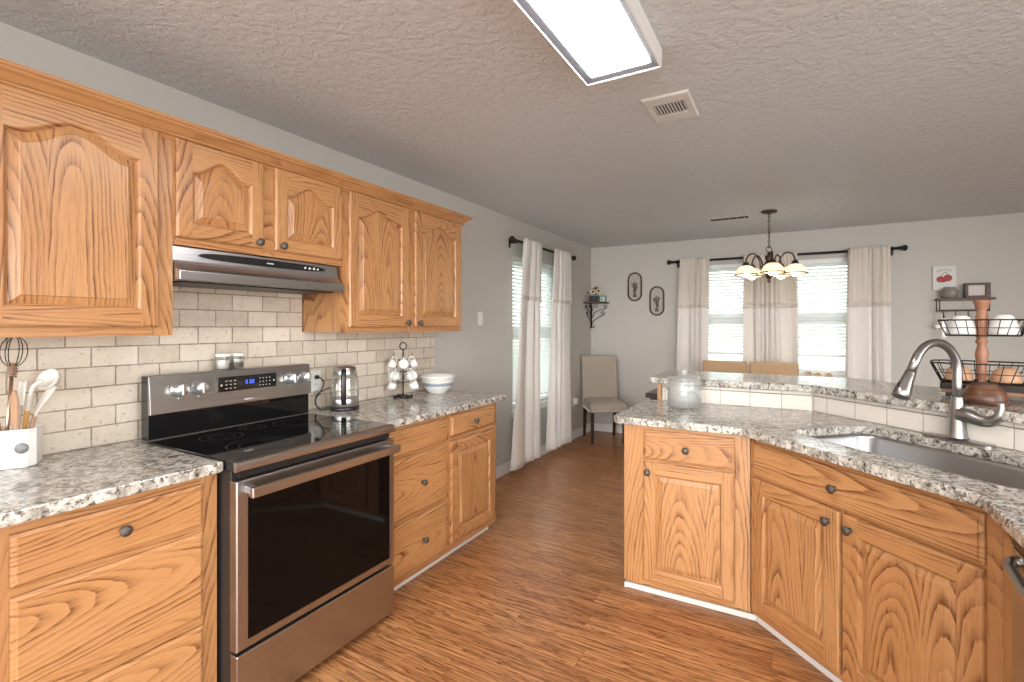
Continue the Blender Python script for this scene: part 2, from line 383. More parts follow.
# ------------------------------------------------------------ mesh helpers
class MB:
    def __init__(s): s.bm = bmesh.new(); s.mi = 0
    def mat(s, i): s.mi = i; return s
    def face(s, vs):
        try:
            f = s.bm.faces.new(vs); f.material_index = s.mi; return f
        except ValueError: return None
    def box(s, x0, x1, y0, y1, z0, z1, rot=None):
        v = [s.bm.verts.new((x, y, z)) for z in (z0, z1) for y in (y0, y1) for x in (x0, x1)]
        for q in ((0, 2, 3, 1), (4, 5, 7, 6), (0, 1, 5, 4), (2, 6, 7, 3), (0, 4, 6, 2), (1, 3, 7, 5)):
            s.face([v[i] for i in q])
        if rot is not None: bmesh.ops.transform(s.bm, matrix=rot, verts=v)
        return s
    def loops(s, L, close=True, cap0=False, cap1=False, mats=None, smooth=False):
        V = [[s.bm.verts.new(p) for p in l] for l in L]
        n = len(V[0])
        for i in range(len(V) - 1):
            for j in range(n if close else n - 1):
                k = (j + 1) % n
                f = s.face([V[i][j], V[i][k], V[i + 1][k], V[i + 1][j]])
                if f:
                    f.smooth = smooth
                    if mats: f.material_index = mats(i, j)
        if cap0: s.face(V[0][::-1])
        if cap1: s.face(V[-1])
        return V
    def prism(s, poly, z0, z1):
        s.loops([[(x, y, z0) for x, y in poly], [(x, y, z1) for x, y in poly]], cap0=True, cap1=True); return s
    def lathe(s, prof, n=32, center=(0, 0, 0), axis='z', smooth=True, cap=True, sx=1.0, sy=1.0):
        L = []
        for r, h in prof:
            l = []
            for i in range(n):
                a = 2 * PI * i / n; c, d = r * math.cos(a) * sx, r * math.sin(a) * sy
                p = {'z': (c, d, h), 'y': (c, h, -d), 'x': (h, c, d)}[axis]
                l.append((p[0] + center[0], p[1] + center[1], p[2] + center[2]))
            L.append(l)
        s.loops(L, cap0=cap and prof[0][0] > 1e-5, cap1=cap and prof[-1][0] > 1e-5, smooth=smooth); return s
    def tube(s, pts, r, n=8, closed=False, smooth=True, flat=1.0):
        P = [Vector(p) for p in pts]; m = len(P)
        R = r if isinstance(r, (list, tuple)) else [r] * m
        L = []; up = None
        for i in range(m):
            if closed: t = P[(i + 1) % m] - P[i - 1]
            else: t = P[min(i + 1, m - 1)] - P[max(i - 1, 0)]
            t.normalize()
            if up is None:
                up = Vector((0, 0, 1)) if abs(t.z) < 0.9 else Vector((1, 0, 0))
            up = (up - t * up.dot(t)).normalized(); sd = t.cross(up)
            L.append([tuple(P[i] + up * (math.sin(2 * PI * k / n) * R[i]) + sd * (math.cos(2 * PI * k / n) * R[i] * flat)) for k in range(n)])
        if closed: L.append(L[0])
        s.loops(L, cap0=not closed, cap1=not closed, smooth=smooth); return s
    def ball(s, c, r, seg=16, sx=1, sy=1, sz=1):
        k = seg // 2
        s.lathe([(max(r * math.sin(PI * i / k), 1e-6), -r * sz * math.cos(PI * i / k)) for i in range(k + 1)], seg, c, sx=sx, sy=sy, cap=False); return s
    def fill(s, outer, holes, z0, z1):
        """flat slab with holes, from loops of (x, y)"""
        es = []; rings = []
        for lp in [outer] + holes:
            vs = [s.bm.verts.new((x, y, z1)) for x, y in lp]; rings.append(vs)
            for i in range(len(vs)): es.append(s.bm.edges.new((vs[i], vs[(i + 1) % len(vs)])))
        r = bmesh.ops.triangle_fill(s.bm, use_beauty=True, use_dissolve=False, edges=es)
        fs = [g for g in r['geom'] if isinstance(g, bmesh.types.BMFace)]
        for f in fs: f.material_index = s.mi
        e = bmesh.ops.extrude_face_region(s.bm, geom=fs)
        vs = [g for g in e['geom'] if isinstance(g, bmesh.types.BMVert)]
        bmesh.ops.translate(s.bm, vec=(0, 0, z0 - z1), verts=vs); return s
    def build(s, name, mats, parent=None, bevel=0.0, seg=2, merge=True, loc=None, solid=0.0, sub=0):
        bm = s.bm
        if merge: bmesh.ops.remove_doubles(bm, verts=bm.verts, dist=1e-5)
        bmesh.ops.recalc_face_normals(bm, faces=bm.faces)
        me = bpy.data.meshes.new(name); bm.to_mesh(me); bm.free()
        for m in ([mats] if isinstance(mats, str) else mats): me.materials.append(M[m])
        o = bpy.data.objects.new(name, me); COL.objects.link(o)
        if parent is not None: o.parent = parent
        if loc is not None: o.location = loc
        if solid:
            md = o.modifiers.new('solid', 'SOLIDIFY'); md.thickness = solid; md.offset = 0
        if bevel:
            md = o.modifiers.new('bevel', 'BEVEL'); md.width = bevel; md.segments = seg; md.limit_method = 'ANGLE'; md.angle_limit = math.radians(40)
        if sub:
            md = o.modifiers.new('sub', 'SUBSURF'); md.levels = sub; md.render_levels = sub
        return o

def tag(o, label, cat, group=None):
    o['label'] = label; o['category'] = cat
    if group: o['group'] = group
    return o
def thing(name, label, cat, loc=(0, 0, 0), rotz=0.0, group=None):
    o = bpy.data.objects.new(name, None); COL.objects.link(o)
    o.empty_display_size = 0.05
    o.location = loc; o.rotation_euler = (0, 0, rotz)
    return tag(o, label, cat, group)
def structure(o): o['kind'] = 'structure'; return o
def copy_tree(o, parent=None):
    c = o.copy(); COL.objects.link(c)
    if parent is not None: c.parent = parent
    for ch in list(o.children): copy_tree(ch, c)
    return c
def arc(c, r, a0, a1, n, plane='xz'):
    out = []
    for i in range(n + 1):
        a = a0 + (a1 - a0) * i / n; u, v = r * math.cos(a), r * math.sin(a)
        out.append({'xz': (c[0] + u, c[1], c[2] + v), 'xy': (c[0] + u, c[1] + v, c[2]), 'yz': (c[0], c[1] + u, c[2] + v)}[plane])
    return out
def rrect(x0, x1, y0, y1, r, n=6):
    P = []
    for cx, cy, a in ((x1 - r, y0 + r, -PI / 2), (x1 - r, y1 - r, 0), (x0 + r, y1 - r, PI / 2), (x0 + r, y0 + r, PI)):
        for i in range(n + 1): P.append((cx + r * math.cos(a + PI / 2 * i / n), cy + r * math.sin(a + PI / 2 * i / n)))
    return P
def smooth_path(pts, k=6):
    P = [Vector(p) for p in pts]; out = []
    for i in range(len(P) - 1):
        a, b, c, d = P[max(i - 1, 0)], P[i], P[i + 1], P[min(i + 2, len(P) - 1)]
        for j in range(k):
            t = j / k
            out.append(tuple(0.5 * ((2 * b) + (c - a) * t + (2 * a - 5 * b + 4 * c - d) * t * t + (3 * b - a - 3 * c + d) * t ** 3)))
    out.append(tuple(P[-1])); return out

# ============================================================ the room
H = 2.44; D = 6.30
XR = 5.7; Y0 = -1.6
structure(MB().box(-0.15, XR + 0.1, Y0, D + 0.15, -0.08, 0.0).build('floor', 'laminate_floor'))
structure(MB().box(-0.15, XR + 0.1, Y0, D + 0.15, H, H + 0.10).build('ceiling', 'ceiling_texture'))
WLy0, WLy1, WLz0, WLz1 = 4.17, 5.20, 0.58, 2.08          # left window opening
b = MB()
b.box(-0.14, 0, Y0, WLy0, 0, H).box(-0.14, 0, WLy1, D, 0, H).box(-0.14, 0, WLy0, WLy1, 0, WLz0).box(-0.14, 0, WLy0, WLy1, WLz1, H)
structure(b.build('wall_left', 'wall_paint'))
WB = [(1.36, 2.04), (2.24, 2.98)]; WBz0, WBz1 = 0.84, 2.12   # back window openings
b = MB()
b.box(-0.14, WB[0][0], D, D + 0.14, 0, H).box(WB[0][1], WB[1][0], D, D + 0.14, 0, H).box(WB[1][1], XR, D, D + 0.14, 0, H)
for x0, x1 in WB: b.box(x0, x1, D, D + 0.14, 0, WBz0).box(x0, x1, D, D + 0.14, WBz1, H)
structure(b.build('wall_back', 'wall_paint'))
structure(MB().box(XR, XR + 0.1, 2.2, D + 0.14, 0, H).build('wall_right', 'wall_paint'))
structure(MB().box(-14, 18, D + 0.4, 30, -0.5, -0.3).box(-14, -0.5, -6, D + 0.4, -0.5, -0.3).build('ground_outside', 'exterior_lawn'))

def base_prof(L, x0=0.0):
    return [(0, 0), (0.016, 0), (0.016, 0.075), (0.011, 0.085), (0.008, 0.098), (0, 0.10)]
b = MB(); pr = base_prof(0)
b.loops([[(px, y, pz) for px, pz in pr] for y in (2.905, D)], cap0=True, cap1=True)
structure(b.build('baseboard_left', 'white_trim'))
b = MB(); b.loops([[(x, D - px, pz) for px, pz in pr] for x in (0.0, XR)], cap0=True, cap1=True)
structure(b.build('baseboard_back', 'white_trim'))

def make_window(name, W, z0, z1, loc, rot):
    """local x along the wall, +y outwards, z up; loc at the inner wall face"""
    f = MB(); t = 0.045
    f.box(0, t, 0.07, 0.13, z0, z1).box(W - t, W, 0.07, 0.13, z0, z1).box(t, W - t, 0.07, 0.13, z0, z0 + t).box(t, W - t, 0.07, 0.13, z1 - t, z1)
    o = structure(f.build(name, 'white_vinyl', bevel=0.003)); o.location = loc; o.rotation_euler = (0, 0, rot)
    mid = (z0 + z1) / 2
    s = MB(); q = 0.03
    s.box(t, W - t, 0.085, 0.115, mid - 0.022, mid + 0.022)
    for a, c in ((z0 + t, mid - 0.022), (mid + 0.022, z1 - t)):
        s.box(t, t + q, 0.085, 0.115, a, c).box(W - t - q, W - t, 0.085, 0.115, a, c)
        s.box(t + q, W - t - q, 0.085, 0.115, a, a + q).box(t + q, W - t - q, 0.085, 0.115, c - q, c)
    s.build('window_sash', 'white_vinyl', o)
    MB().box(t, W - t, 0.098, 0.102, z0 + t, z1 - t).build('window_pane', 'window_glass', o)
    MB().box(-0.03, W + 0.03, -0.03, 0.07, z0 - 0.022, z0 + 0.001).box(-0.02, W + 0.02, -0.012, -0.001, z0 - 0.075, z0 - 0.022).build('window_sill', 'white_trim', o, bevel=0.004)
    return o
make_window('window_1', WLy1 - WLy0, WLz0, WLz1, (0, WLy0, 0), PI / 2)
make_window('window_2', WB[0][1] - WB[0][0], WBz0, WBz1, (WB[0][0], D, 0), 0)
make_window('window_3', WB[1][1] - WB[1][0], WBz0, WBz1, (WB[1][0], D, 0), 0)

def make_blind(label, W, ztop, zbot, loc, rot, stack=0.0):
    r = thing('window_blind', label, 'blind', loc, rot)
    MB().box(0.01, W - 0.01, 0.005, 0.055, ztop - 0.05, ztop).build('headrail', 'white_vinyl', r, bevel=0.003)
    s = MB(); z = ztop - 0.07; ang = math.radians(46); hw = 0.021
    while z > zbot + 0.045 + stack:
        dy, dz = hw * math.cos(ang), hw * math.sin(ang)
        s.box(0.014, W - 0.014, -hw, hw, -0.0012, 0.0012, Matrix.Translation((0, 0.032, z)) @ Matrix.Rotation(ang, 4, 'X')); z -= 0.037
    s.build('slats', 'blind_slat', r)
    b2 = MB().box(0.012, W - 0.012, 0.012, 0.052, zbot, zbot + 0.03)
    k = zbot + 0.034
    while stack and k < zbot + 0.03 + stack: b2.box(0.014, W - 0.014, 0.011, 0.053, k, k + 0.003); k += 0.006
    b2.build('bottom_rail', 'white_vinyl', r)
    c = MB()
    for x in (0.16 * W, 0.84 * W): c.tube([(x, 0.006, ztop - 0.04), (x, 0.006, zbot + 0.02)], 0.0015, 5)
    c.build('cord', 'white_plastic', r)
    return r
make_blind('white slatted blind in the left wall window behind two white curtains', WLy1 - WLy0, WLz1, WLz0 + 0.02, (0, WLy0, 0), PI / 2)
make_blind('white slatted blind in the left-hand window of the back wall', WB[0][1] - WB[0][0], WBz1, 1.055, (WB[0][0], D, 0), 0, 0.03)
make_blind('white slatted blind raised above three tan blocks in the right-hand back window', WB[1][1] - WB[1][0], WBz1, 1.055, (WB[1][0], D, 0), 0, 0.03)

# ------------------------------------------------------------ curtain rods and curtains
def make_rod(label, L, loc, rot, off):
    r = thing('curtain_rod', label, 'curtain rod', loc, rot)
    MB().tube([(0, 0, 0), (L, 0, 0)], 0.0125, 12).build('rod', 'black_iron', r)
    for s, x in ((-1, 0), (1, L)):
        f = MB(); f.lathe([(0.0125, 0), (0.02, 0.004 * s), (0.02, 0.012 * s), (0.013, 0.016 * s), (0.026, 0.032 * s), (0.031, 0.046 * s), (0.024, 0.06 * s), (0.008, 0.068 * s), (1e-6, 0.07 * s)], 16, (x, 0, 0), 'x')
        f.build('finial', 'black_iron', r)
        g = MB(); xx = x - s * 0.05
        g.box(xx - 0.008, xx + 0.008, 0.0, off - 0.004, -0.022, -0.012).box(xx - 0.014, xx + 0.014, off - 0.006, off - 0.0005, -0.06, 0.03)
        g.build('bracket', 'black_iron', r)
    return r
make_rod('short black curtain rod with round finials on the left wall', 1.40, (0.085, 4.06, 2.205), PI / 2, 0.085)
make_rod('long black curtain rod with round finials across the back wall', 2.20, (1.085, D - 0.09, 2.172), 0, 0.09)

def curtain(label, top, bot, zt, zb, zband, loc, rot, folds, amp, seed, vmat='curtain_linen'):
    """local x along the rod; top and bot are (x0, x1) spans"""
    r = thing('curtain', label, 'curtain', loc, rot)
    rnd = random.Random(seed); ph = rnd.uniform(0, 6); w2 = rnd.uniform(0.6, 1.4)
    def pt(u, z, dy):
        v = (zt - z) / (zt - zb); vv = max(v, 0.0) ** 0.8
        x0 = top[0] + (bot[0] - top[0]) * vv; x1 = top[1] + (bot[1] - top[1]) * vv
        a = amp * (0.45 + 0.95 * max(v, 0.0) ** 0.6)
        q = u + 0.10 * math.sin(2 * PI * u * 1.3 + ph) + 0.03 * math.sin(3 * v + w2)
        y = a * math.sin(2 * PI * folds * q + ph) + 0.45 * a * math.sin(2 * PI * folds * 0.57 * q + 2 * ph + v)
        y += (0.30 * amp * math.sin(2 * PI * folds * 2.3 * u + ph)) * max(0.0, 1 - 3 * v)
        y -= 0.014 + 0.75 * amp
        x = x0 + (x1 - x0) * u + 0.10 * (x1 - x0) / folds * math.sin(4 * PI * folds * q + ph) * math.sin(PI * u)
        return (x, y + dy, z)
    nu, nv = folds * 18, 30
    m = MB(); m.loops([[pt(i / nu, zt + 0.02 - (zt + 0.02 - zb) * j / nv, 0) for i in range(nu + 1)] for j in range(nv + 1)], close=False, smooth=True)
    m.build('panel', 'curtain_white', r, solid=0.003)
    m = MB(); m.loops([[pt(i / nu, zt + 0.03 - (zt + 0.03 - zband) * j / 12, -0.010) for i in range(nu + 1)] for j in range(13)], close=False, smooth=True)
    m.build('valance', vmat, r, solid=0.003)
    m = MB()
    m.loops([[pt(i / nu, zband + 0.018 - 0.03 * j, -0.0145) for i in range(nu + 1)] for j in range(2)], close=False, smooth=True)
    for i in range(0, nu + 1, 3):
        p = pt(i / nu, zband - 0.018, -0.0145); m.ball(p, 0.006, 8)
    m.build('lace_trim', 'lace', r)
    return r
yl = 4.0
curtain('long white curtain at the left end of the left wall window, nearer the kitchen', (4.17 - yl, 4.60 - yl), (3.91 - yl, 4.62 - yl), 2.205, 0.07, 1.665, (0.085, yl, 0), PI / 2, 3, 0.026, 3, 'curtain_white')
curtain('long white curtain at the right end of the left wall window, nearer the corner', (4.88 - yl, 5.30 - yl), (4.76 - yl, 5.33 - yl), 2.205, 0.07, 1.665, (0.085, yl, 0), PI / 2, 3, 0.026, 5, 'curtain_white')
yb = D - 0.09
curtain('white curtain with linen valance at the left end of the back wall rod', (1.18, 1.51), (1.12, 1.49), 2.172, 0.03, 1.625, (0, yb, 0), 0, 4, 0.020, 8)
curtain('linen-topped curtain hanging between the two back windows behind the chandelier', (1.875, 2.40), (1.86, 2.425), 2.172, 0.03, 1.615, (0, yb, 0), 0, 7, 0.018, 11)
curtain('white curtain with linen valance at the right end of the back wall rod', (2.86, 3.21), (2.82, 3.225), 2.172, 0.03, 1.610, (0, yb, 0), 0, 4, 0.020, 14)

# ============================================================ cabinets
def door_loop(W, H_, ix, d, y, s, rt, arch, outer, N=20):
    """one ring of a cabinet door. outer: ix is the inset from the door edge; inner: d is the inset from the opening"""
    P = []
    mid = [i / 4 for i in range(5)]
    if outer:
        P.append((ix, y, ix))
        for t in mid: P.append((s + (W - 2 * s) * t, y, ix))
        P.append((W - ix, y, ix)); P.append((W - ix, y, H_ - ix))
        for i in range(N + 1): P.append((W - s - (W - 2 * s) * i / N, y, H_ - ix))
        P.append((ix, y, H_ - ix))
    else:
        x0, x1, z0 = s + d, W - s - d, rt + d
        zt = H_ - rt - d
        def top(t):
            return zt - arch + arch * ((0.5 + 0.5 * math.cos(PI * min(1, abs(t) * 1.10))) ** 0.9) if arch else zt
        P.append((x0, y, z0))
        for t in mid: P.append((x0 + (x1 - x0) * t, y, z0))
        P.append((x1, y, z0)); P.append((x1, y, top(1)))
        for i in range(N + 1):
            t = 1 - 2 * i / N; P.append(((x0 + x1) / 2 + (x1 - x0) / 2 * t, y, top(t)))
        P.append((x0, y, top(-1)))
    return P
def rail_mat(N=20):
    top0 = 8
    def f(i, j):
        if i > 2: return 1 if (1 <= j <= 4 or top0 <= j < top0 + N) else 0
        return 1 if (1 <= j <= 4 or top0 <= j < top0 + N) else 0
    return f
def knob(parent, x, z, y):
    k = MB(); k.lathe([(0.0095, 0), (0.0095, -0.003), (0.005, -0.006), (0.005, -0.014), (0.012, -0.017), (0.0165, -0.021), (0.0165, -0.024), (0.0125, -0.0285), (0.006, -0.0305), (1e-6, -0.031)], 20, (0, 0, 0), 'y')
    return k.build('knob', 'pewter', parent, loc=(x, y, z))
def cab_door(parent, x0, x1, z0, z1, arch=0.0, kn=None, s=0.06, rt=0.06):
    W, Hh = x1 - x0, z1 - z0
    def O(ix, y): return door_loop(W, Hh, ix, 0, y, s, rt, arch, True)
    def I(d, y): return door_loop(W, Hh, 0, d, y, s, rt, arch, False)
    m = MB(); m.loops([O(0, -0.0005), O(0, -0.013), O(0.003, -0.0165), O(0.008, -0.019), I(0, -0.019), I(0.004, -0.0175), I(0.008, -0.0115), I(0.010, -0.006), I(0.013, -0.0055)], mats=rail_mat())
    d = m.build('door', ['oak', 'oak_cross'], parent, loc=(x0, 0, z0))
    m = MB(); m.loops([I(0.0118, -0.0056), I(0.0145, -0.0075), I(0.036, -0.0150), I(0.0385, -0.0180)], cap1=True)
    m.build('panel', 'oak', d)
    if kn: knob(d, kn[0] - x0, kn[1] - z0, -0.019)
    return d
def drawer(parent, x0, x1, z0, z1, kn=None, y=0.0):
    W, Hh = x1 - x0, z1 - z0
    def R(i, y): return [(i, y, i), (W - i, y, i), (W - i, y, Hh - i), (i, y, Hh - i)]
    m = MB(); m.loops([R(0, -0.0005), R(0, -0.010), R(0.004, -0.0125), R(0.011, -0.0145), R(0.013, -0.0190)], cap0=True, cap1=True)
    d = m.build('drawer', 'oak_cross', parent, loc=(x0, y, z0))
    if kn:
        for a, c in ([kn] if isinstance(kn, tuple) else kn): knob(d, a - x0, c - z0, -0.019)
    return d
def face_frame(parent, W, z0, z1, stiles, rails, T=0.019):
    """stiles: list of (x0, x1); rails: list of (x0, x1, z0, z1)"""
    m = MB()
    m.mat(0)
    for a, c in stiles: m.box(a, c, 0, T, z0, z1)
    m.mat(1)
    for a, c, e, f in rails: m.box(a, c, 0.0003, T, e, f)
    return m.build('face_frame', ['oak', 'oak_rail'], parent, merge=False)

Q = PI / 2
# ---- upper cabinets on the left wall (local x = world y - y0)
UX = 0.325; UZ0, UZ1 = 1.357, 2.135
def upper(label, y0, y1, z0, dep=UX):
    r = thing('wall_cabinet', label, 'cabinet', (UX, y0, 0), Q)
    W = y1 - y0
    MB().box(0.0, W, 0.0195, dep - 0.003, z0 + 0.004, UZ1 - 0.001).build('carcass', 'oak', r)
    return r, W
y0 = -0.14
A, W = upper('large oak wall cabinet with arched doors, left of the range hood', y0, 0.992, UZ0)
face_frame(A, W, UZ0, UZ1, [(0, .06), (.40 - y0, .475 - y0), (W - .07, W)], [(.06, W - .07, UZ0, UZ0 + .034), (.06, W - .07, UZ1 - .04, UZ1)])
cab_door(A, -0.085 - y0, 0.41 - y0, 1.389, 2.112, 0.062, (0.37 - y0, 1.43))
cab_door(A, 0.463 - y0, 0.940 - y0, 1.389, 2.112, 0.062)
y0 = 0.993
Bc, W = upper('short oak wall cabinet with two arched doors above the range hood', y0, 1.806, 1.704)
face_frame(Bc, W, 1.704, UZ1, [(0, .012), (.352, .425), (W - .022, W)], [(.012, W - .022, 1.704, 1.738), (.02, W - .022, UZ1 - .04, UZ1)])
cab_door(Bc, 0.999 - y0, 1.354 - y0, 1.734, 2.110, 0.060, (1.325 - y0, 1.757), 0.055, 0.052)
cab_door(Bc, 1.410 - y0, 1.790 - y0, 1.734, 2.110, 0.060, (1.440 - y0, 1.757), 0.055, 0.052)
y0 = 1.806
Cc, W = upper('oak wall cabinet with two tall arched doors, right of the range hood', y0, 2.868, UZ0)
face_frame(Cc, W, UZ0, UZ1, [(0, .05), (.485, .565), (W - .042, W)], [(.05, W - .042, UZ0, UZ0 + .034), (.05, W - .042, UZ1 - .04, UZ1)])
cab_door(Cc, 1.838 - y0, 2.303 - y0, 1.388, 2.108, 0.060, (2.275 - y0, 1.412))
cab_door(Cc, 2.358 - y0, 2.843 - y0, 1.388, 2.108, 0.060, (2.388 - y0, 1.412))
# crown moulding: front run and its return at the right end
prof = [(a, z - 0.013) for a, z in [(0.0, 2.110), (0.004, 2.110), (0.008, 2.116), (0.006, 2.120), (0.008, 2.124), (0.017, 2.125), (0.019, 2.131), (0.014, 2.133), (0.021, 2.138), (0.036, 2.152), (0.048, 2.158), (0.052, 2.166), (0.058, 2.168), (0.058, 2.180), (0.0, 2.180)]]
m = MB(); LX = 2.869 + 0.14
m.loops([[(0, -0.0005 - a, z) for a, z in prof], [(LX + a, -0.0005 - a, z) for a, z in prof], [(LX + a, UX - 0.003, z) for a, z in prof]], cap0=True, cap1=True)
o = tag(m.build('crown_molding', 'oak_rail', loc=(UX, -0.14, 0)), 'stained oak crown molding along the top of the wall cabinets', 'molding')
o.rotation_euler = (0, 0, Q)

# ---- base cabinets
BZ0, BZ1 = 0.068, 0.884
def base_cab(label, W, loc, rot, dep=0.58, open_top=False, toe=0.065):
    r = thing('base_cabinet', label, 'cabinet', loc, rot)
    c = MB(); t = 0.016
    c.box(0, t, 0.0195, dep, BZ0, BZ1).box(W - t, W, 0.0195, dep, BZ0, BZ1)
    c.box(t, W - t, 0.0195, dep, BZ0, BZ0 + t).box(t, W - t, dep - t, dep, BZ0 + t, BZ1)
    if not open_top: c.box(t, W - t, 0.0195, dep - t, BZ1 - t, BZ1)
    c.build('carcass', 'oak', r)
    MB().box(0.002, W - 0.002, toe, dep - 0.01, 0.0, BZ0 - 0.001).build('toe_kick', 'oak_cross', r)
    return r
FX = 0.615
y0 = -0.14; W = 0.994 - y0
L1 = base_cab('oak base cabinet with stacked drawers, left of the stove under the granite', W, (FX, y0, 0), Q)
face_frame(L1, W, BZ0, BZ1, [(0, .05), (.42 - y0, .466 - y0), (W - .056, W)], [(.05, W - .056, BZ1 - .032, BZ1), (.05, W - .056, .69, .716), (.05, W - .056, .374, .404), (.05, W - .056, BZ0, .11)])
drawer(L1, .464 - y0, .942 - y0, .714, .853, (.707 - y0, .784))
drawer(L1, .464 - y0, .942 - y0, .403, .690)
drawer(L1, .464 - y0, .942 - y0, .105, .373)
cab_door(L1, -.10 - y0, .420 - y0, .105, .853, 0, (.385 - y0, .80))
y0 = 1.768; W = 2.862 - y0
L2 = base_cab('oak base cabinet with drawers and one door, between the stove and the wall window', W, (FX, y0, 0), Q)
face_frame(L2, W, BZ0, BZ1, [(0, .035), (2.300 - y0, 2.345 - y0), (W - .04, W)], [(.035, W - .04, BZ1 - .028, BZ1), (.035, W - .04, .70, .735), (.035, 2.30 - y0, .375, .402), (.035, W - .04, BZ0, .11)])
drawer(L2, 1.80 - y0, 2.303 - y0, .728, .860)
drawer(L2, 1.80 - y0, 2.303 - y0, .400, .704, (2.075 - y0, .552))
drawer(L2, 1.80 - y0, 2.303 - y0, .104, .374, (2.085 - y0, .240))
drawer(L2, 2.341 - y0, 2.824 - y0, .742, .862, (2.580 - y0, .800))
cab_door(L2, 2.341 - y0, 2.824 - y0, .112, .708, 0)
structure(MB().box(0.541, 0.5525, 1.775, 2.868, 0.0, 0.028).box(0.05, 0.541, 2.857, 2.868, 0.0, 0.028).build('trim_1', 'white_trim', bevel=0.003))
structure(MB().box(0.541, 0.5525, -0.14, 0.994, 0.0, 0.028).build('trim_2', 'white_trim', bevel=0.003))
# peninsula
PX, PY = 1.600, 2.545
P1 = base_cab('oak base cabinet with one drawer over one door, at the left end of the peninsula', .597, (PX, PY, 0), 0, 0.62)
face_frame(P1, .597, BZ0, BZ1, [(0, .105), (.528, .597)], [(.105, .528, BZ1 - .026, BZ1), (.105, .528, .695, .716), (.105, .528, BZ0, .11)])
drawer(P1, .103, .531, .712, .864, (.314, .784))
cab_door(P1, .103, .533, .094, .700, 0, (.129, .652), .056, .056)
P2 = base_cab('wide oak sink cabinet with two doors, set at an angle under the sink', .955, (2.200, 2.541, 0), -PI / 4, 0.60, True)
face_frame(P2, .955, BZ0, BZ1, [(0, .03), (.462, .482), (.916, .955)], [(.03, .916, BZ1 - .03, BZ1), (.03, .916, .690, .716), (.03, .916, BZ0, .11)])
drawer(P2, .026, .920, .711, .858, (.452, .783))
cab_door(P2, .024, .466, .094, .700, 0, (.425, .652), .062, .062)
cab_door(P2, .479, .920, .094, .700, 0, (.515, .652), .062, .062)
# filler stile between the sink cabinet and the dishwasher
fx = 2.877
tag(MB().box(fx, fx + .02, 1.716, 1.862, BZ0, BZ1).build('filler_panel', 'oak'), 'narrow vertical oak filler panel between the sink cabinet and the dishwasher', 'panel')
structure(MB().box(PX - .014, PX - .002, PY + .045, PY + .62, 0, .028).box(PX - .014, 2.215, PY + .051, PY + .063, 0, .028).build('trim_3', 'white_trim', bevel=.003))
o = structure(MB().box(-.05, .95, .051, .063, 0, .028).build('trim_4', 'white_trim', bevel=.003)); o.location = (2.200, 2.541, 0); o.rotation_euler = (0, 0, -PI / 4)

# ---- granite worktops
CZ0, CZ1 = 0.885, 0.922
def slab(name, label, poly, holes, z0, z1):
    return tag(MB().fill(poly, holes, z0, z1).build(name, 'granite', bevel=0.006, seg=3, merge=False), label, 'countertop')
slab('countertop', 'speckled granite worktop left of the stove, under the utensil crock', [(.012, -.14), (.655, -.14), (.655, .996), (.012, .996)], [], CZ0, CZ1)
slab('countertop', 'speckled granite worktop right of the stove, under kettle and mug tree', [(.012, 1.767), (.655, 1.767), (.655, 2.935), (.635, 2.955), (.012, 2.955)], [], CZ0, CZ1)
r2 = math.sqrt(2)
def uv(u, v): return ((v + u) / r2, (v - u) / r2)
SINK = dict(x0=-.14, x1=.72, y0=3.458, y1=3.905)
hole = [uv(a, c) for a, c in rrect(SINK['x0'], SINK['x1'], SINK['y0'], SINK['y1'], .075, 8)]
BS = 5.665     # the angled backsplash stands on x + y = BS
slab('countertop', 'speckled granite worktop of the peninsula, cut out around the sink', [(1.572, 2.505), (2.160, 2.505), (2.825, 1.840), (2.825, 1.10), (3.45, 1.10), (3.45, BS - 3.45), (BS - 3.196, 3.196), (1.545, 3.196), (1.545, 2.535)], [hole], CZ0, CZ1)
slab('bar_top', 'raised granite bar top running behind the sink and glass jar', [(1.590, 3.150), (2.455, 3.150), (3.40, 2.205), (3.80, 2.605), (2.685, 3.720), (1.600, 3.720), (1.570, 3.690), (1.566, 3.172)], [], 1.030, 1.070)
# half wall under the bar
pw = MB().prism([(1.645, 3.207), (BS - 3.207 + .016, 3.207), (3.40, BS - 3.40 + .016), (3.49, BS - 3.40 + .106), (2.525, 3.332 - .0), (1.645, 3.332)], 0, 1.029)
structure(pw.build('wall_peninsula', 'wall_paint'))
tag(MB().box(1.617, 1.644, 3.1975, 3.336, 0, 1.0285).build('end_panel', 'oak'), 'narrow oak end panel capping the half wall under the bar top', 'panel')
ts = thing('tile_backsplash', 'low pale stone tile backsplash along the peninsula below the raised bar', 'backsplash', (0, 0, 0))
MB().box(-.012, .8075 - .010, 0, .0095, 0.0, .083).build('tile_strip', 'travertine_pale', ts, loc=(2.468 - .8075, 3.1965, CZ1 + .0005), bevel=.002)
MB().box(-.012, .8075 - .010, -.003, .0095, 0.0845, .106).build('pencil_trim', 'travertine_pale', ts, loc=(2.468 - .8075, 3.1965, CZ1 + .0005), bevel=.006, seg=3)
for nm, z0, z1, yy, bv in (('tile_strip', 0, .083, 0, .002), ('pencil_trim', .0845, .106, -.003, .006)):
    o = MB().box(.084, 1.40, yy, .0095, z0, z1).build(nm, 'travertine_pale', ts, bevel=bv)
    o.location = (2.468 - .084 / r2, 3.1965 + .084 / r2, CZ1 + .0005); o.rotation_euler = (0, 0, -PI / 4)
# tile wall behind the stove
m = MB().box(.0005, .0105, -.14, .984, CZ1 + .0005, UZ0 + .002).box(.0005, .0105, .984, 1.800, .60, 1.70).box(.0005, .0105, 1.800, 2.954, CZ1 + .0005, UZ0 + .002)
tag(m.build('tile_backsplash', 'travertine', merge=False), 'tumbled travertine brick backsplash behind the stove and left-wall worktops', 'backsplash')

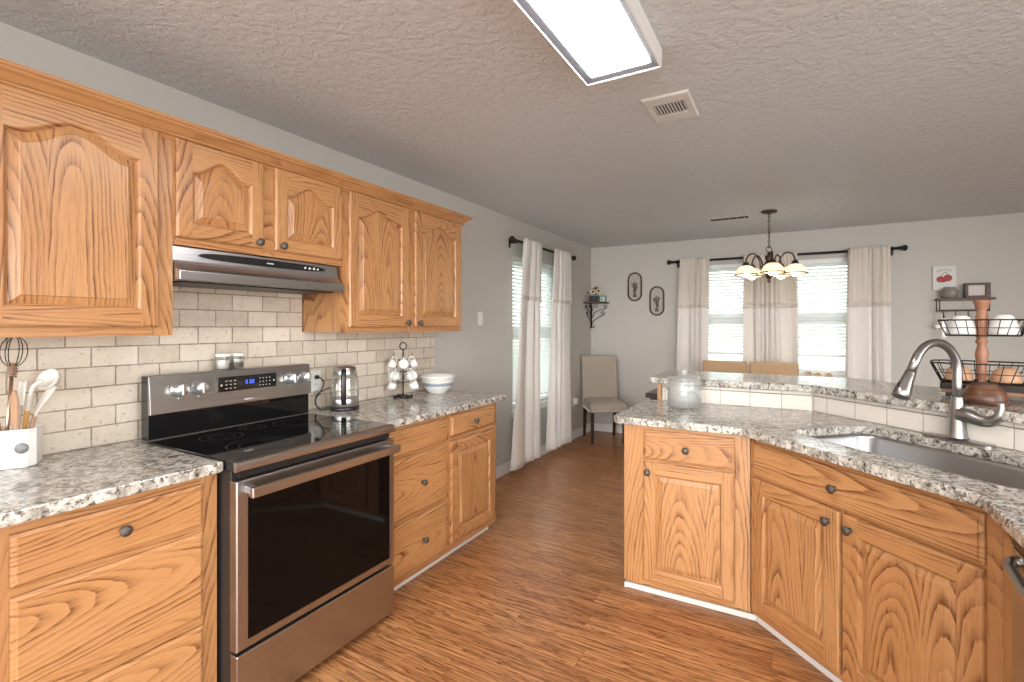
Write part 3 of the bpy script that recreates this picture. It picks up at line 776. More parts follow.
# ============================================================ sink and faucet
sk = thing('kitchen_sink', 'undermount stainless steel sink in the angled peninsula worktop', 'sink', (*uv(0, 0), 0), -PI / 4)
def ring(i, z, r):
    return [(a, c, z) for a, c in rrect(SINK['x0'] - i, SINK['x1'] + i, SINK['y0'] - i, SINK['y1'] + i, r, 8)]
m = MB(); m.loops([ring(.012, .884, .087), ring(.002, .884, .077), ring(-.001, .870, .075), ring(-.006, .730, .071), ring(-.018, .708, .062), ring(-.05, .700, .035)], cap1=True, smooth=True)
m.build('basin', 'sink_steel', sk, solid=0.0015)
MB().lathe([(.045, .7015), (.045, .704), (.038, .7045), (.030, .702), (1e-6, .7015)], 24, ((SINK['x0'] + SINK['x1']) / 2, (SINK['y0'] + SINK['y1']) / 2, 0)).build('drain', 'chrome', sk)
fc = thing('faucet', 'tall brushed nickel gooseneck faucet with a side lever behind the sink', 'faucet', (2.954, 2.661, CZ1), -PI / 4)
m = MB(); m.loops([[(a, c, z) for a, c in rrect(-.128 + i, .128 - i, -.029 + i, .029 - i, .0285 - i, 6)] for i, z in ((0, .0005), (0, .006), (.004, .010))], cap0=True, cap1=True)
m.build('deck_plate', 'brushed_nickel', fc)
m = MB(); m.lathe([(.036, .010), (.034, .018), (.030, .05), (.0265, .10), (.0225, .150), (.0195, .175), (.0188, .185)], 28)
m.build('body', 'brushed_nickel', fc)
m = MB()
path = [(0, 0, .17), (0, 0, .23)] + [(0, -(.119 - .119 * math.cos(a)), .285 + .118 * math.sin(a)) for a in [PI * .86 * k / 16 for k in range(17)]]
d_ = (Vector(path[-1]) - Vector(path[-2])).normalized(); path.append(tuple(Vector(path[-1]) + d_ * .055)); m.tube(path, .0162, 18); m.build('spout', 'brushed_nickel', fc)
e0 = Vector(path[-1]); dr = (Vector(path[-1]) - Vector(path[-2])).normalized()
e1 = e0 + dr * .012; e2 = e0 + dr * .112
m = MB(); m.tube([tuple(e0), tuple(e0 + dr * .006), tuple(e1), tuple(e1 + dr * .03), tuple(e2 - dr * .03), tuple(e2 - dr * .004), tuple(e2)], [.0200, .0180, .0205, .0225, .029, .0305, .026], 20)
hd = m.build('spray_head', 'brushed_nickel', fc)
MB().ball((0, -.030, 0), .012, 12, .7, .45, 1.9).build('spray_button', 'black_plastic', hd, loc=tuple(e1 + dr * .055 + Vector((0, .005, 0))))
lvp = smooth_path([(.010, 0, .110), (.045, 0, .110), (.080, .0, .100), (.112, .0, .100), (.136, .0, .118), (.146, .0, .150), (.147, .0, .180)])
def lrad(i):
    t = i / (len(lvp) - 1)
    return .027 * (1 - t) ** 1.2 + .0105 + .003 * math.sin(PI * t) - (.004 if t > .99 else 0)
m = MB(); m.tube(lvp, [lrad(i) * .86 for i in range(len(lvp))], 16)
m.build('lever', 'brushed_nickel', fc)

# ============================================================ dishwasher
dw = thing('dishwasher', 'dark stainless dishwasher at the right edge beside the sink cabinet', 'dishwasher', (2.862, 1.713, 0), -Q)
MB().box(.002, .598, .02, .56, .10, .880).build('body', 'black_enamel', dw)
MB().box(.004, .596, -.012, .019, .115, .838).build('door', 'dark_steel', dw, bevel=.006)
MB().box(.004, .596, -.012, .019, .841, .876).build('control_panel', 'black_plastic', dw, bevel=.004)
m = MB(); m.tube(smooth_path([(.05, -.011, .815), (.055, -.026, .812), (.10, -.034, .800), (.30, -.040, .786), (.50, -.034, .800), (.545, -.026, .812), (.55, -.011, .815)]), .013, 12)
m.build('handle', 'dark_steel', dw)

# ============================================================ range hood
hood = thing('range_hood', 'slim stainless range hood with black control strip under the short cabinet', 'range hood', (0.370, 0.996, 0), Q)
HW = 0.785
def hx(x): return 0.370 - x
pf = [(.014, 1.702), (.312, 1.702), (.318, 1.646), (.324, 1.634), (.336, 1.620), (.350, 1.611), (.364, 1.606), (.369, 1.603), (.369, 1.568), (.014, 1.568)]
m = MB(); m.loops([[(x, hx(a), z) for a, z in pf] for x in (0, HW)], cap0=True, cap1=True)
m.build('shell', 'steel', hood, bevel=.0025)
m = MB()
for a, cx in ((0, .40),):
    L = []
    for off in (0.0, -.005):
        l = []
        for k in range(40):
            t = 2 * PI * k / 40; c, s_ = math.cos(t), math.sin(t)
            l.append((cx + .305 * math.copysign(abs(c) ** .7, c), hx(.3155) - .0005 + off, 1.674 + .0155 * math.copysign(abs(s_) ** .8, s_)))
        L.append(l)
    m.loops(L, cap0=True, cap1=True)
cp = m.build('control_panel', 'black_plastic', hood)
for k, x in enumerate((.585, .610, .634, .658)):
    MB().lathe([(.0065, 0), (.0065, -.004), (.004, -.006), (1e-6, -.006)], 14, (0, 0, 0), 'y').build('button', 'pale_mark' if k in (1, 2) else 'chrome', cp, loc=(x, hx(.3155) - .0055, 1.673))
MB().box(.385, .418, hx(.3155) - .0066, hx(.3155) - .0055, 1.671, 1.676).build('badge', 'pale_mark', cp)
MB().box(.03, HW - .03, .05, .30, 1.562, 1.5675).build('filter', 'filter_dark', hood)

# ============================================================ stove
st = thing('electric_range', 'stainless and black glass-top electric stove set between the left-wall worktops', 'stove', (0.714, 0.999, 0), Q)
SW = 0.765
MB().box(.004, SW - .004, .03, .655, .035, .888).build('body', 'black_enamel', st, bevel=.003)
for x in (.05, SW - .05):
    for y in (.07, .60): MB().lathe([(.018, 0.0), (.018, .012), (.010, .016), (.010, .0345)], 14, (x, y, 0)).build('foot', 'black_plastic', st)
ct = MB().box(0, SW, .006, .600, .890, .926).build('cooktop', 'black_glass', st, bevel=.003)
for x, y, rr in ((.205, .175, .115), (.565, .175, .095), (.205, .435, .080), (.565, .435, .100), (.385, .50, .055)):
    m = MB()
    for q in (rr, rr * .62):
        m.loops([[(x + (q + dd) * math.cos(2 * PI * k / 48), y + (q + dd) * math.sin(2 * PI * k / 48), .9264) for k in range(48)] for dd in (0, .0018)])
    m.build('burner_ring', 'grey_mark', ct)
m = MB(); m.loops([[(x, a, z) for a, z in ((.0055, .926), (-.006, .922), (-.010, .912), (-.010, .893), (-.004, .889), (.0055, .889))] for x in (-.001, SW + .001)], cap0=True, cap1=True)
m.build('front_trim', 'dark_steel', st)
MB().box(.02, SW - .02, .004, .030, .866, .8885).build('vent_strip', 'black_plastic', st)
# back edge strip of the glass
MB().box(.002, SW - .002, .600, .606, .905, .929).build('rear_trim', 'dark_steel', st)
# door
dz0, dz1 = .272, .858
def fr(x0, x1, z0, z1): return [(x0, z0), (x1, z0), (x1, z1), (x0, z1)]
m = MB()
def lp(r, y): return [(x, y, z) for x, z in r]
o1 = fr(0, SW, dz0, dz1); i1 = fr(.040, SW - .030, dz0 + .030, dz1 - .060)
m.loops([lp(o1, .029), lp(o1, -.006), lp(fr(.004, SW - .004, dz0 + .004, dz1 - .004), -.010), lp(i1, -.010), lp(i1, -.004)], cap0=True)
dr_ = m.build('oven_door', 'dark_steel', st)
MB().box(.0402, SW - .0302, -.0075, -.0035, dz0 + .0302, dz1 - .0602).build('window_glass', 'oven_glass', dr_)
m = MB(); m.box(.020, SW - .020, -.070, -.050, .806, .842)
h_ = m.build('handle', 'dark_steel', dr_, bevel=.004)
for x in (.032, SW - .057): MB().box(x, x + .025, -.0502, -.0095, .812, .836).build('handle_post', 'steel', h_, bevel=.002)
m = MB(); m.box(0, SW, -.010, .029, .040, .260)
m.build('storage_drawer', 'dark_steel', st, bevel=.004)
# backguard: black lower wall, leaning steel control panel above
MB().box(.004, SW + .002, .604, .655, .9265, 1.185).build('rear_wall', 'black_glass', st, bevel=.003)
ang = math.radians(7)
m = MB()
pz0, pz1 = 1.030, 1.190
m.loops([[(x, a, z) for a, z in ((.603, pz0), (.586, pz0 + .002), (.590, pz0 + .08), (.600, pz1 - .004), (.606, pz1), (.658, pz1), (.658, 1.1855), (.6038, 1.1855))] for x in (0.006, SW + .004)], cap0=True, cap1=True)
bp = m.build('control_panel', 'dark_steel', st, bevel=.0015)
py = .5875
for x in (.110, .192, .640, .722):
    k = MB(); k.lathe([(.032, .001), (.032, -.005), (.027, -.008), (.0255, -.012), (.0245, -.036), (.022, -.041), (1e-6, -.041)], 28, (0, 0, 0), 'y')
    kk = k.build('knob', 'knob_metal', bp, loc=(x, py, 1.126))
    MB().box(-.006, .006, -.049, -.0405, -.022, .022).build('knob_grip', 'chrome', kk, bevel=.002)
    MB().lathe([(.004, .0), (.004, -.003), (1e-6, -.003)], 10, (0, 0, 0), 'y').build('indicator', 'pale_mark', bp, loc=(x, py, 1.088))
dsp = MB().box(.272, .560, py - .006, py + .006, 1.094, 1.160).build('display', 'black_glass', bp, bevel=.001)
m = MB()
for k in range(3):
    x = .402 + .013 * k + (.006 if k else 0)
    m.box(x, x + .008, py - .0068, py - .0061, 1.121, 1.1225).box(x, x + .008, py - .0068, py - .0061, 1.137, 1.1385).box(x, x + .0015, py - .0068, py - .0061, 1.121, 1.1385).box(x + .0065, x + .008, py - .0068, py - .0061, 1.121, 1.1385)
m.build('clock_digits', 'clock_blue', dsp)
m = MB()
for r_ in range(3):
    for c_ in range(3): m.box(.305 + .020 * c_, .315 + .020 * c_, py - .0068, py - .0061, 1.106 + .017 * r_, 1.109 + .017 * r_)
    for c_ in range(4): m.box(.470 + .017 * c_, .475 + .017 * c_, py - .0068, py - .0061, 1.106 + .017 * r_, 1.109 + .017 * r_)
m.box(.284, .292, py - .0068, py - .0061, 1.120, 1.128).box(.543, .549, py - .0068, py - .0061, 1.122, 1.128)
m.build('key_legends', 'pale_mark', dsp)
MB().box(.398, .440, py - .003, py + .003, 1.045, 1.0515).build('badge', 'pale_mark', bp)

# ============================================================ things on the left-wall worktops
cr = thing('utensil_crock', 'white ceramic utensil crock with grey round emblem, left of the stove', 'crock', (.096, .620, CZ1 + .0005), math.radians(62))
def oct_(h, c): return [(-h + c, -h), (h - c, -h), (h, -h + c), (h, h - c), (h - c, h), (-h + c, h), (-h, h - c), (-h, -h + c)]
m = MB(); m.loops([[(a, c_, z) for a, c_ in oct_(h, .020)] for h, z in ((.055, 0), (.059, .004), (.059, .118), (.061, .122), (.061, .128), (.055, .128), (.053, .115), (.052, .008))], cap0=True, cap1=True)
m.build('pot', 'ceramic', cr, bevel=.004, seg=3)
MB().lathe([(.018, 0), (.018, -.0015), (1e-6, -.0015)], 28, (0, 0, 0), 'y').build('emblem', 'emblem_grey', cr, loc=(.026, -.0592, .066))
ux, uy, uz = .150, .598, CZ1
def utensil(name, label, loc, tip, cat='utensil'):
    """an upright kitchen tool: returns a root leaning from loc (inside the crock) to tip"""
    loc = (loc[0] - .022, loc[1] + .020, loc[2]); tip = (tip[0] - .022, tip[1] + .020, tip[2])
    d = Vector(tip) - Vector(loc)
    r = thing(name, label, cat, loc); r.rotation_mode = 'QUATERNION'
    r.rotation_quaternion = Vector((0, 0, 1)).rotation_difference(d.normalized())
    return r, d.length
def blade(w0, w1, t, z0, z1, n=10, round_=True, curve=0.0):
    L = []
    for i in range(n + 1):
        k = i / n; z = z0 + (z1 - z0) * k
        ww = (w0 + (w1 - w0) * min(1, k * 1.6)) * (math.sqrt(max(0, 1 - max(0, (k - .75) / .25) ** 2)) * .8 + .2 if round_ and k > .75 else 1)
        y = curve * k * k
        L.append([(-ww, y - t, z), (ww, y - t, z), (ww, y + t, z), (-ww, y + t, z)])
    return MB(), L
zb_ = CZ1 + .013
# ladle: pale head, wooden grip
r, l = utensil('ladle', 'pale grey ladle with honey wooden handle leaning right in the crock', (.118, .605, zb_), (.135, .632, 1.17))
MB().tube([(0, 0, 0), (0, 0, .17)], [.006, .008], 10).build('handle', 'honey_wood', r)
MB().tube(smooth_path([(0, 0, .165), (0, 0, .22), (.004, .004, .255), (.012, .022, .275)]), .0075, 10, flat=.8).build('neck', 'nylon_pale', r)
m = MB(); m.lathe([(.008, -.019), (.024, -.014), (.035, .000), (.038, .012), (.036, .012), (.033, .001), (.022, -.011), (1e-6, -.015)], 24, (0, 0, 0), sx=1.05)
o = m.build('bowl', 'nylon_pale', r, loc=(.008, .042, .277)); o.rotation_euler = (math.radians(66), 0, math.radians(20))
r, l = utensil('slotted_turner', 'pale nylon slotted turner standing at the back of the crock', (.100, .598, zb_), (.085, .625, 1.19))
m = MB(); m.tube([(0, 0, 0), (0, 0, .19)], .0065, 8); m.build('handle', 'nylon_pale', r)
m = MB()
for k in range(5): m.box(-.030 + k * .0135, -.022 + k * .0135, -.002, .002, .195, .262)
m.box(-.030, .032, -.002, .002, .186, .197).box(-.030, .032, -.002, .002, .260, .270)
m.build('head', 'nylon_pale', r, bevel=.0015, merge=False)
r, l = utensil('spoonula', 'pale long spoon with flat tapered bowl next to the ladle', (.140, .604, zb_), (.160, .642, 1.12))
m = MB(); m.tube([(0, 0, 0), (0, 0, .16)], .0065, 8); m.build('handle', 'spoon_wood', r)
b_, L = blade(.008, .026, .003, .155, .262, curve=.03); b_.loops(L, cap0=True, cap1=True); b_.build('head', 'nylon_pale', r, bevel=.0015)
r, l = utensil('wooden_spatula', 'brown wooden spatula leaning left at the front of the crock', (.145, .590, zb_), (.160, .585, 1.12))
b_, L = blade(.009, .024, .0045, 0.0, .245); b_.loops(L, cap0=True, cap1=True); b_.build('paddle', 'spoon_wood', r, bevel=.002)
r, l = utensil('wooden_spoon', 'slim brown wooden spoon behind the spatula in the crock', (.095, .580, zb_), (.080, .560, 1.10))
m = MB(); m.tube([(0, 0, 0), (0, 0, .18)], [.006, .0065], 8); m.ball((0, 0, .195), .022, 14, .95, .35, 1.3); m.build('spoon', 'spoon_wood', r, merge=False)
r, l = utensil('whisk', 'copper wire whisk with coiled neck at the left edge of the photo', (.112, .572, zb_), (.100, .592, 1.20))
m = MB(); m.tube([(0, 0, 0), (0, 0, .30)], .0055, 10); m.build('handle', 'copper_wire', r)
m = MB()
for k in range(3):
    a = PI * k / 3 + .4; c_, s_ = math.cos(a), math.sin(a)
    m.tube([(c_ * .034 * math.sin(t), s_ * .034 * math.sin(t), .372 - .052 * math.cos(t)) for t in [2 * PI * q / 28 for q in range(28)]], .0015, 5, closed=True)
m.build('wires', 'black_iron', r, merge=False)
m = MB(); m.tube([(.012 * math.cos(q * .7), .012 * math.sin(q * .7), .285 + .0045 * q * .7 / 6.283 * 1.6) for q in range(60)], .0024, 6)
m.build('coil', 'copper_wire', r)

# spice jars on the stove back
for lbl, y_, cont in (('small glass jar of white salt with white lid on the stove back', 1.325, 'salt'), ('small glass jar of dark pepper with white lid beside the salt jar', 1.392, 'pepper')):
    j = thing('spice_jar', lbl, 'jar', (.078, y_, 1.1905), 0); j.scale = (1.28, 1.28, 1.28)
    m = MB(); m.lathe([(.021, 0), (.0235, .003), (.0235, .042), (.021, .046), (.0195, .046), (.0215, .041), (.0215, .004), (1e-6, .004)], 24); m.build('glass', 'clear_glass', j)
    MB().lathe([(.0210, .0045), (.0210, .034 if cont == 'salt' else .022), (1e-6, .034 if cont == 'salt' else .022)], 20).build('contents', cont, j)
    MB().lathe([(.0235, .0465), (.025, .048), (.025, .056), (.023, .058), (1e-6, .058)], 24).build('lid', 'ceramic', j)

# electric kettle
kt = thing('electric_kettle', 'glass electric kettle with black handle, right of the stove', 'kettle', (.165, 1.962, CZ1 + .0005), math.radians(-16))
MB().lathe([(.078, 0), (.080, .004), (.080, .016), (.074, .020), (1e-6, .020)], 36).build('power_base', 'black_plastic', kt)
MB().lathe([(.074, .0205), (.077, .024), (.077, .062), (.0755, .066), (1e-6, .066)], 36).build('heater_band', 'steel', kt)
m = MB(); m.lathe([(.0755, .0665), (.0775, .09), (.0765, .13), (.072, .175), (.066, .200), (.0645, .200), (.0705, .174), (.075, .13), (.076, .09), (.074, .068)], 36, cap=False)
m.build('glass_body', 'clear_glass', kt)
m = MB(); m.lathe([(.0665, .196), (.0675, .200), (.060, .236), (.056, .240), (.030, .247), (1e-6, .248)], 36)
m.build('lid', 'dark_steel', kt)
m = MB(); m.tube(smooth_path([(.055, -.030, .222), (.082, -.045, .226), (.098, -.054, .205), (.104, -.057, .15), (.100, -.055, .085), (.088, -.048, .048), (.066, -.037, .045)]), [.008] * 3 + [.0105] * 31 + [.009] * 3, 12, flat=1.35)
m.build('handle', 'black_plastic', kt)
m = MB(); m.tube([(-.060, .034, .165), (-.080, .045, .185), (-.086, .048, .197)], [.018, .012, .008], 12); m.build('spout', 'clear_glass', kt)
pts = smooth_path([(.030, 1.885, 1.103), (.044, 1.890, 1.102), (.052, 1.912, 1.07), (.046, 1.895, 1.02), (.050, 1.860, .985), (.060, 1.858, .945), (.075, 1.872, CZ1 + .0045), (.10, 1.90, CZ1 + .0045), (.105, 1.925, CZ1 + .0045)])
cd = MB(); cd.tube(pts, .0035, 7); c_ = tag(cd.build('power_cord', 'black_plastic'), 'black kettle cord looping from the wall outlet beside the stove', 'cord')
MB().box(.0200, .034, 1.873, 1.897, 1.092, 1.114).build('plug', 'black_plastic', c_, bevel=.004)
pts = smooth_path([(.090, 1.868, CZ1 + .004), (.060, 1.850, .955), (.058, 1.858, 1.005), (.075, 1.890, 1.030), (.10, 1.915, 1.045)])
cd = MB(); cd.tube(pts, .0035, 7); tag(cd.build('cord_tail', 'black_plastic'), 'stiff loose end of black cord curving up beside the kettle', 'cord')

def outlet(label, loc, rot, kind='outlet'):
    r = thing('wall_outlet' if kind == 'outlet' else 'light_switch', label, kind, loc, rot)
    MB().box(-.036, .036, -.006, -.0003, -.058, .058).build('cover_plate', 'white_plastic', r, bevel=.003)
    if kind == 'outlet':
        for z in (-.021, .021):
            s = MB().box(-.016, .016, -.0085, -.0061, z - .014, z + .014).build('socket', 'white_plastic', r, bevel=.004)
            MB().box(-.0075, -.0050, -.0089, -.0086, z - .004, z + .006).box(.0050, .0075, -.0089, -.0086, z - .004, z + .006).build('slots', 'black_plastic', s, merge=False)
    else:
        MB().box(-.006, .006, -.016, -.0061, -.010, .014).build('toggle', 'white_plastic', r, bevel=.002)
    return r
outlet('white wall outlet on the tile between stove and kettle', (.011, 1.885, 1.082), Q)
outlet('white wall outlet on the tile behind the mug tree', (.011, 2.500, 1.082), Q)
outlet('white light switch on the grey wall left of the curtains', (0.0, 3.60, 1.458), Q, 'light switch')
outlet('white wall outlet low on the left wall beside the upholstered chair', (0.0, 5.70, .455), Q)
tag(MB().box(.0095, .055, 5.675, 5.728, .43, .50).build('plug_adapter', 'white_plastic', bevel=.006), 'white plug-in adapter on the low wall outlet near the corner', 'adapter')

# mug tree
mt = thing('mug_tree', 'black wire mug tree right of the kettle on the granite', 'mug rack', (.135, 2.476, CZ1 + .0005), math.radians(25))
m = MB(); m.tube([(0, 0, .008), (0, 0, .315)], .0042, 10); m.build('post', 'black_iron', mt)
m = MB(); m.tube(arc((0, 0, .338), .023, -PI / 2, 1.5 * PI, 24)[:-1], .0035, 8, closed=True); m.build('top_ring', 'black_iron', mt)
m = MB(); m.tube(arc((0, 0, .004), .062, 0, 2 * PI, 32, 'xy')[:-1], .0032, 7, closed=True); m.tube([(-.062, 0, .004), (.062, 0, .004)], .003, 6); m.tube([(0, -.062, .004), (0, .062, .004)], .003, 6)
for k in range(4):
    a = PI / 4 + PI / 2 * k; m.ball((.062 * math.cos(a), .062 * math.sin(a), .009), .008, 10)
m.build('base', 'black_iron', mt, merge=False)
HK = []
for i, (z, rr, a0) in enumerate(((.262, .058, 20), (.185, .062, 65), (.118, .066, 20))):
    for k in range(4 if i != 1 else 4):
        a = math.radians(a0 + 90 * k); c_, s_ = math.cos(a), math.sin(a)
        m = MB(); m.tube(smooth_path([(.003 * c_, .003 * s_, z - .02), (rr * .55 * c_, rr * .55 * s_, z - .012), (rr * .95 * c_, rr * .95 * s_, z + .008), (rr * c_, rr * s_, z + .032)]), .0026, 7)
        m.build('hook', 'black_iron', mt); HK.append((rr * .90 * c_, rr * .90 * s_, z + .002, a))
def make_cup(label):
    r = thing('espresso_cup', label, 'cup', group='white cups hanging on the mug tree')
    m = MB(); m.lathe([(.017, -.026), (.024, -.018), (.029, .004), (.030, .026), (.028, .026), (.027, .004), (.022, -.016), (1e-6, -.020)], 24)
    m.build('cup', 'ceramic', r)
    m = MB(); m.tube(smooth_path([(.028, 0, .018), (.043, 0, .019), (.049, 0, .004), (.043, 0, -.010), (.0265, 0, -.012)]), .0036, 8); m.build('handle', 'ceramic', r)
    return r
cup0 = make_cup('small white cup')
base_m = Matrix.Translation((.135, 2.476, CZ1)) @ Matrix.Rotation(math.radians(25), 4, 'Z')
lv = ['top', 'middle', 'lowest']; used = 0
order = []
for idx, (x, y, z, a) in enumerate(HK):
    p = base_m @ Vector((x, y, z))
    side = (p - Vector((.135, 2.476, p.z))).dot(Vector((.42, .91, 0)))     # to the right in the photo
    front = (p - Vector((.135, 2.476, p.z))).dot(Vector((.91, -.42, 0)))
    order.append((idx, p, a + math.radians(25), side, front))
for t in range(3):
    tier = [q for q in order if q[0] // 4 == t]
    tier.sort(key=lambda q: -q[4]); tier = tier[:3]       # the rearmost hook of each tier is empty
    tier.sort(key=lambda q: q[3])
    for pos, (idx, p, a, sd, fr_) in zip(('left', 'middle', 'right'), tier):
        if t == 2 and pos == 'middle': continue
        c = cup0 if used == 0 else copy_tree(cup0); used += 1
        c['label'] = f'small white cup hanging on the {pos} of the {lv[t]} tier of the mug tree'
        # the handle rests on the hook; the mouth tips outward and down
        M_ = Matrix.Translation(p + Vector((0, 0, -.002))) @ Matrix.Rotation(a, 4, 'Z') @ Matrix.Rotation(math.radians(70), 4, 'Y') @ Matrix.Rotation(PI, 4, 'Z') @ Matrix.Translation((-.043, 0, -.004))
        c.location = M_.to_translation(); c.rotation_euler = M_.to_euler()

bw = thing('mixing_bowl', 'white mixing bowl with a blue-grey stripe at the worktop end', 'bowl', (.185, 2.775, CZ1 + .0005))
pr_ = [(.055, 0), (.060, .001), (.062, .006), (.078, .018), (.098, .045), (.110, .075), (.119, .108), (.127, .112), (.128, .122), (.123, .124), (.113, .112), (.103, .072), (.090, .028), (.070, .020), (1e-6, .012)]
MB().lathe(pr_, 48).build('bowl', 'ceramic', bw)
MB().lathe([(.1022, .053), (.1075, .066), (.1112, .076), (.109, .076), (.100, .053)], 48, cap=False).build('stripe', 'ceramic_blue', bw)

# ============================================================ peninsula things
gj = thing('glass_jar', 'clear pressed glass cookie jar with a knobbed lid on the peninsula', 'jar', (1.820, 2.985, CZ1 + .0005))
MB().lathe([(.070, 0), (.088, .004), (.093, .014), (.093, .118), (.090, .134), (.085, .142), (.085, .156), (.088, .160), (.082, .160), (.080, .142), (.085, .132), (.087, .116), (.087, .016), (1e-6, .010)], 40).build('glass_body', 'pressed_glass', gj)
m = MB()
m.loops([[((.0932 + dq * (.35 + .65 * abs(math.sin(7 * 2 * PI * k / 112)))) * math.cos(2 * PI * k / 112), (.0932 + dq * (.35 + .65 * abs(math.sin(7 * 2 * PI * k / 112)))) * math.sin(2 * PI * k / 112), z) for k in range(112)] for dq, z in ((0, .100), (.004, .103), (.006, .109), (.006, .114), (.004, .119), (0, .122))], smooth=True)
m.build('bead_band', 'pressed_glass', gj, merge=False)
MB().lathe([(.090, .161), (.094, .164), (.094, .171), (.086, .177), (.040, .184), (.020, .188), (.014, .194), (.020, .204), (.022, .212), (.016, .220), (1e-6, .222)], 36).build('lid', 'pressed_glass', gj)

# wooden tray, tiered basket and pot on the bar
tb = Vector((3.112, 3.000, 1.0705))
ROT = math.radians(-12)
ty = thing('serving_tray', 'brown wooden tray with dark rim on the bar under the tiered basket', 'tray', (tb.x + .055, tb.y + .03, tb.z), ROT)
TZ = .042
MB().box(-.185, .195, -.125, .125, TZ - .022, TZ).build('board', 'tray_wood', ty, bevel=.002)
m = MB(); m.box(-.190, .200, -.130, -.1255, TZ - .006, TZ + .014).box(-.190, .200, .1255, .130, TZ - .006, TZ + .014).box(-.190, -.1855, -.1255, .1255, TZ - .006, TZ + .014).box(.1955, .200, -.1255, .1255, TZ - .006, TZ + .014)
m.build('rim', 'black_iron', ty, merge=False)
for x in (-.155, .165):
    for y in (-.100, .100): MB().box(x - .016, x + .016, y - .016, y + .016, 0, TZ - .0222).build('foot', 'black_plastic', ty)
bs = thing('tiered_basket_stand', 'two-tier black wire basket stand with a turned copper-brown post', 'basket stand', (tb.x, tb.y, tb.z + TZ + .001), ROT)
m = MB()
pp = [(.050, 0), (.052, .006), (.044, .014), (.024, .022), (.020, .040), (.030, .056), (.030, .062), (.022, .075), (.026, .115), (.033, .150), (.027, .175), (.020, .192), (.030, .204), (.030, .212), (.022, .222), (.033, .236), (.033, .246), (.022, .256), (.027, .290), (.030, .318), (.023, .345), (.021, .352), (.032, .362), (.033, .378), (.040, .386), (.040, .394), (.030, .398), (1e-6, .399)]
MB().lathe([(a_ * .74, h_2) for a_, h_2 in pp], 28).build('turned_post', 'turned_wood', bs)
def wire_basket(parent, z0, z1, w0, d0, w1, d1, nx, ny):
    m = MB()
    def ov(w, d, z, n=48):
        return [(w * math.copysign(abs(math.cos(a)) ** .45, math.cos(a)), d * math.copysign(abs(math.sin(a)) ** .45, math.sin(a)), z) for a in [2 * PI * k / n for k in range(n)]]
    m.tube(ov(w1, d1, z1), .0036, 6, closed=True)
    zm = (z0 + z1) / 2; m.tube(ov((w0 + w1) / 2, (d0 + d1) / 2, zm), .0018, 5, closed=True)
    m.tube(ov(w0, d0, z0), .003, 6, closed=True)
    for i in range(nx + 1):
        t = -0.86 + 1.72 * i / nx
        for s_ in (-1, 1): m.tube([(w0 * t, s_ * d0, z0), (w1 * t, s_ * d1, z1)], .0018, 5)
        m.tube([(w0 * t, -d0, z0), (w0 * t, d0, z0)], .0016, 5)
    for i in range(ny + 1):
        t = -0.82 + 1.64 * i / ny
        for s_ in (-1, 1): m.tube([(s_ * w0, d0 * t, z0), (s_ * w1, d1 * t, z1)], .0018, 5)
        m.tube([(-w0, d0 * t, z0), (w0, d0 * t, z0)], .0016, 5)
    return m.build('wire_basket', 'black_iron', parent, merge=False)
wire_basket(bs, .025, .112, .138, .105, .176, .135, 7, 4)
wire_basket(bs, .236, .306, .122, .088, .150, .115, 7, 4)
def on_basket(x, y, z):
    v = Matrix.Rotation(ROT, 4, 'Z') @ Vector((x, y, z)); return (tb.x + v.x, tb.y + v.y, tb.z + TZ + .001 + z)
def upturned_bowl(label, x, y, z, r, h, mat, sx=1.0):
    b_ = MB(); b_.lathe([(r, 0), (r * 1.0, h * .12), (r * .94, h * .42), (r * .78, h * .74), (r * .50, h * .95), (r * .36, h), (r * .34, h * .97), (1e-6, h * .96)], 32, sx=sx)
    o = b_.build('bowl', mat); o.location = on_basket(x, y, z); o.rotation_euler = (0, 0, ROT); return tag(o, label, 'bowl')
upturned_bowl('upturned white bowl left of the post in the upper wire basket', -.070, -.015, .2405, .052, .088, 'ceramic')
upturned_bowl('upturned white bowl right of the post in the upper wire basket',   .070, -.012, .2405, .052, .090, 'ceramic')
upturned_bowl('pale peach wooden bowl left of the post in the lower basket', -.078, -.0, .0295, .047, .066, 'peach_wood', 1.10)
upturned_bowl('pale peach wooden bowl right of the post in the lower basket', .078, -.0, .0295, .047, .066, 'peach_wood', 1.10)
wp = thing('wooden_pot', 'squat dark wooden pot on the bar just behind the faucet', 'pot', (3.058, 2.748, 1.0705)); wp.scale = (.80, .80, .92)
n = NT('banded_wood'); pz_ = n.n('ShaderNodeSeparateXYZ'); n.put(pz_.inputs[0], n.obj())
g = n.noise(n.vec('MULTIPLY', n.obj(), (9, 9, 60)), 1.0, 4, .6)
n.set(color=n.ramp(g, [(.30, (.035, .014, .009)), (.5, (.12, .048, .025)), (.7, (.26, .125, .065))]), rough=.35); M['banded_wood'] = n.m
MB().lathe([(.070, 0), (.086, .004), (.0925, .018), (.090, .034), (.080, .058), (.062, .082), (.058, .085), (.056, .080), (1e-6, .078)], 40).build('pot', 'banded_wood', wp)
MB().lathe([(.0545, .0805), (.055, .088), (.046, .094), (.012, .097), (1e-6, .097)], 32).build('lid', 'shelf_wood', wp)

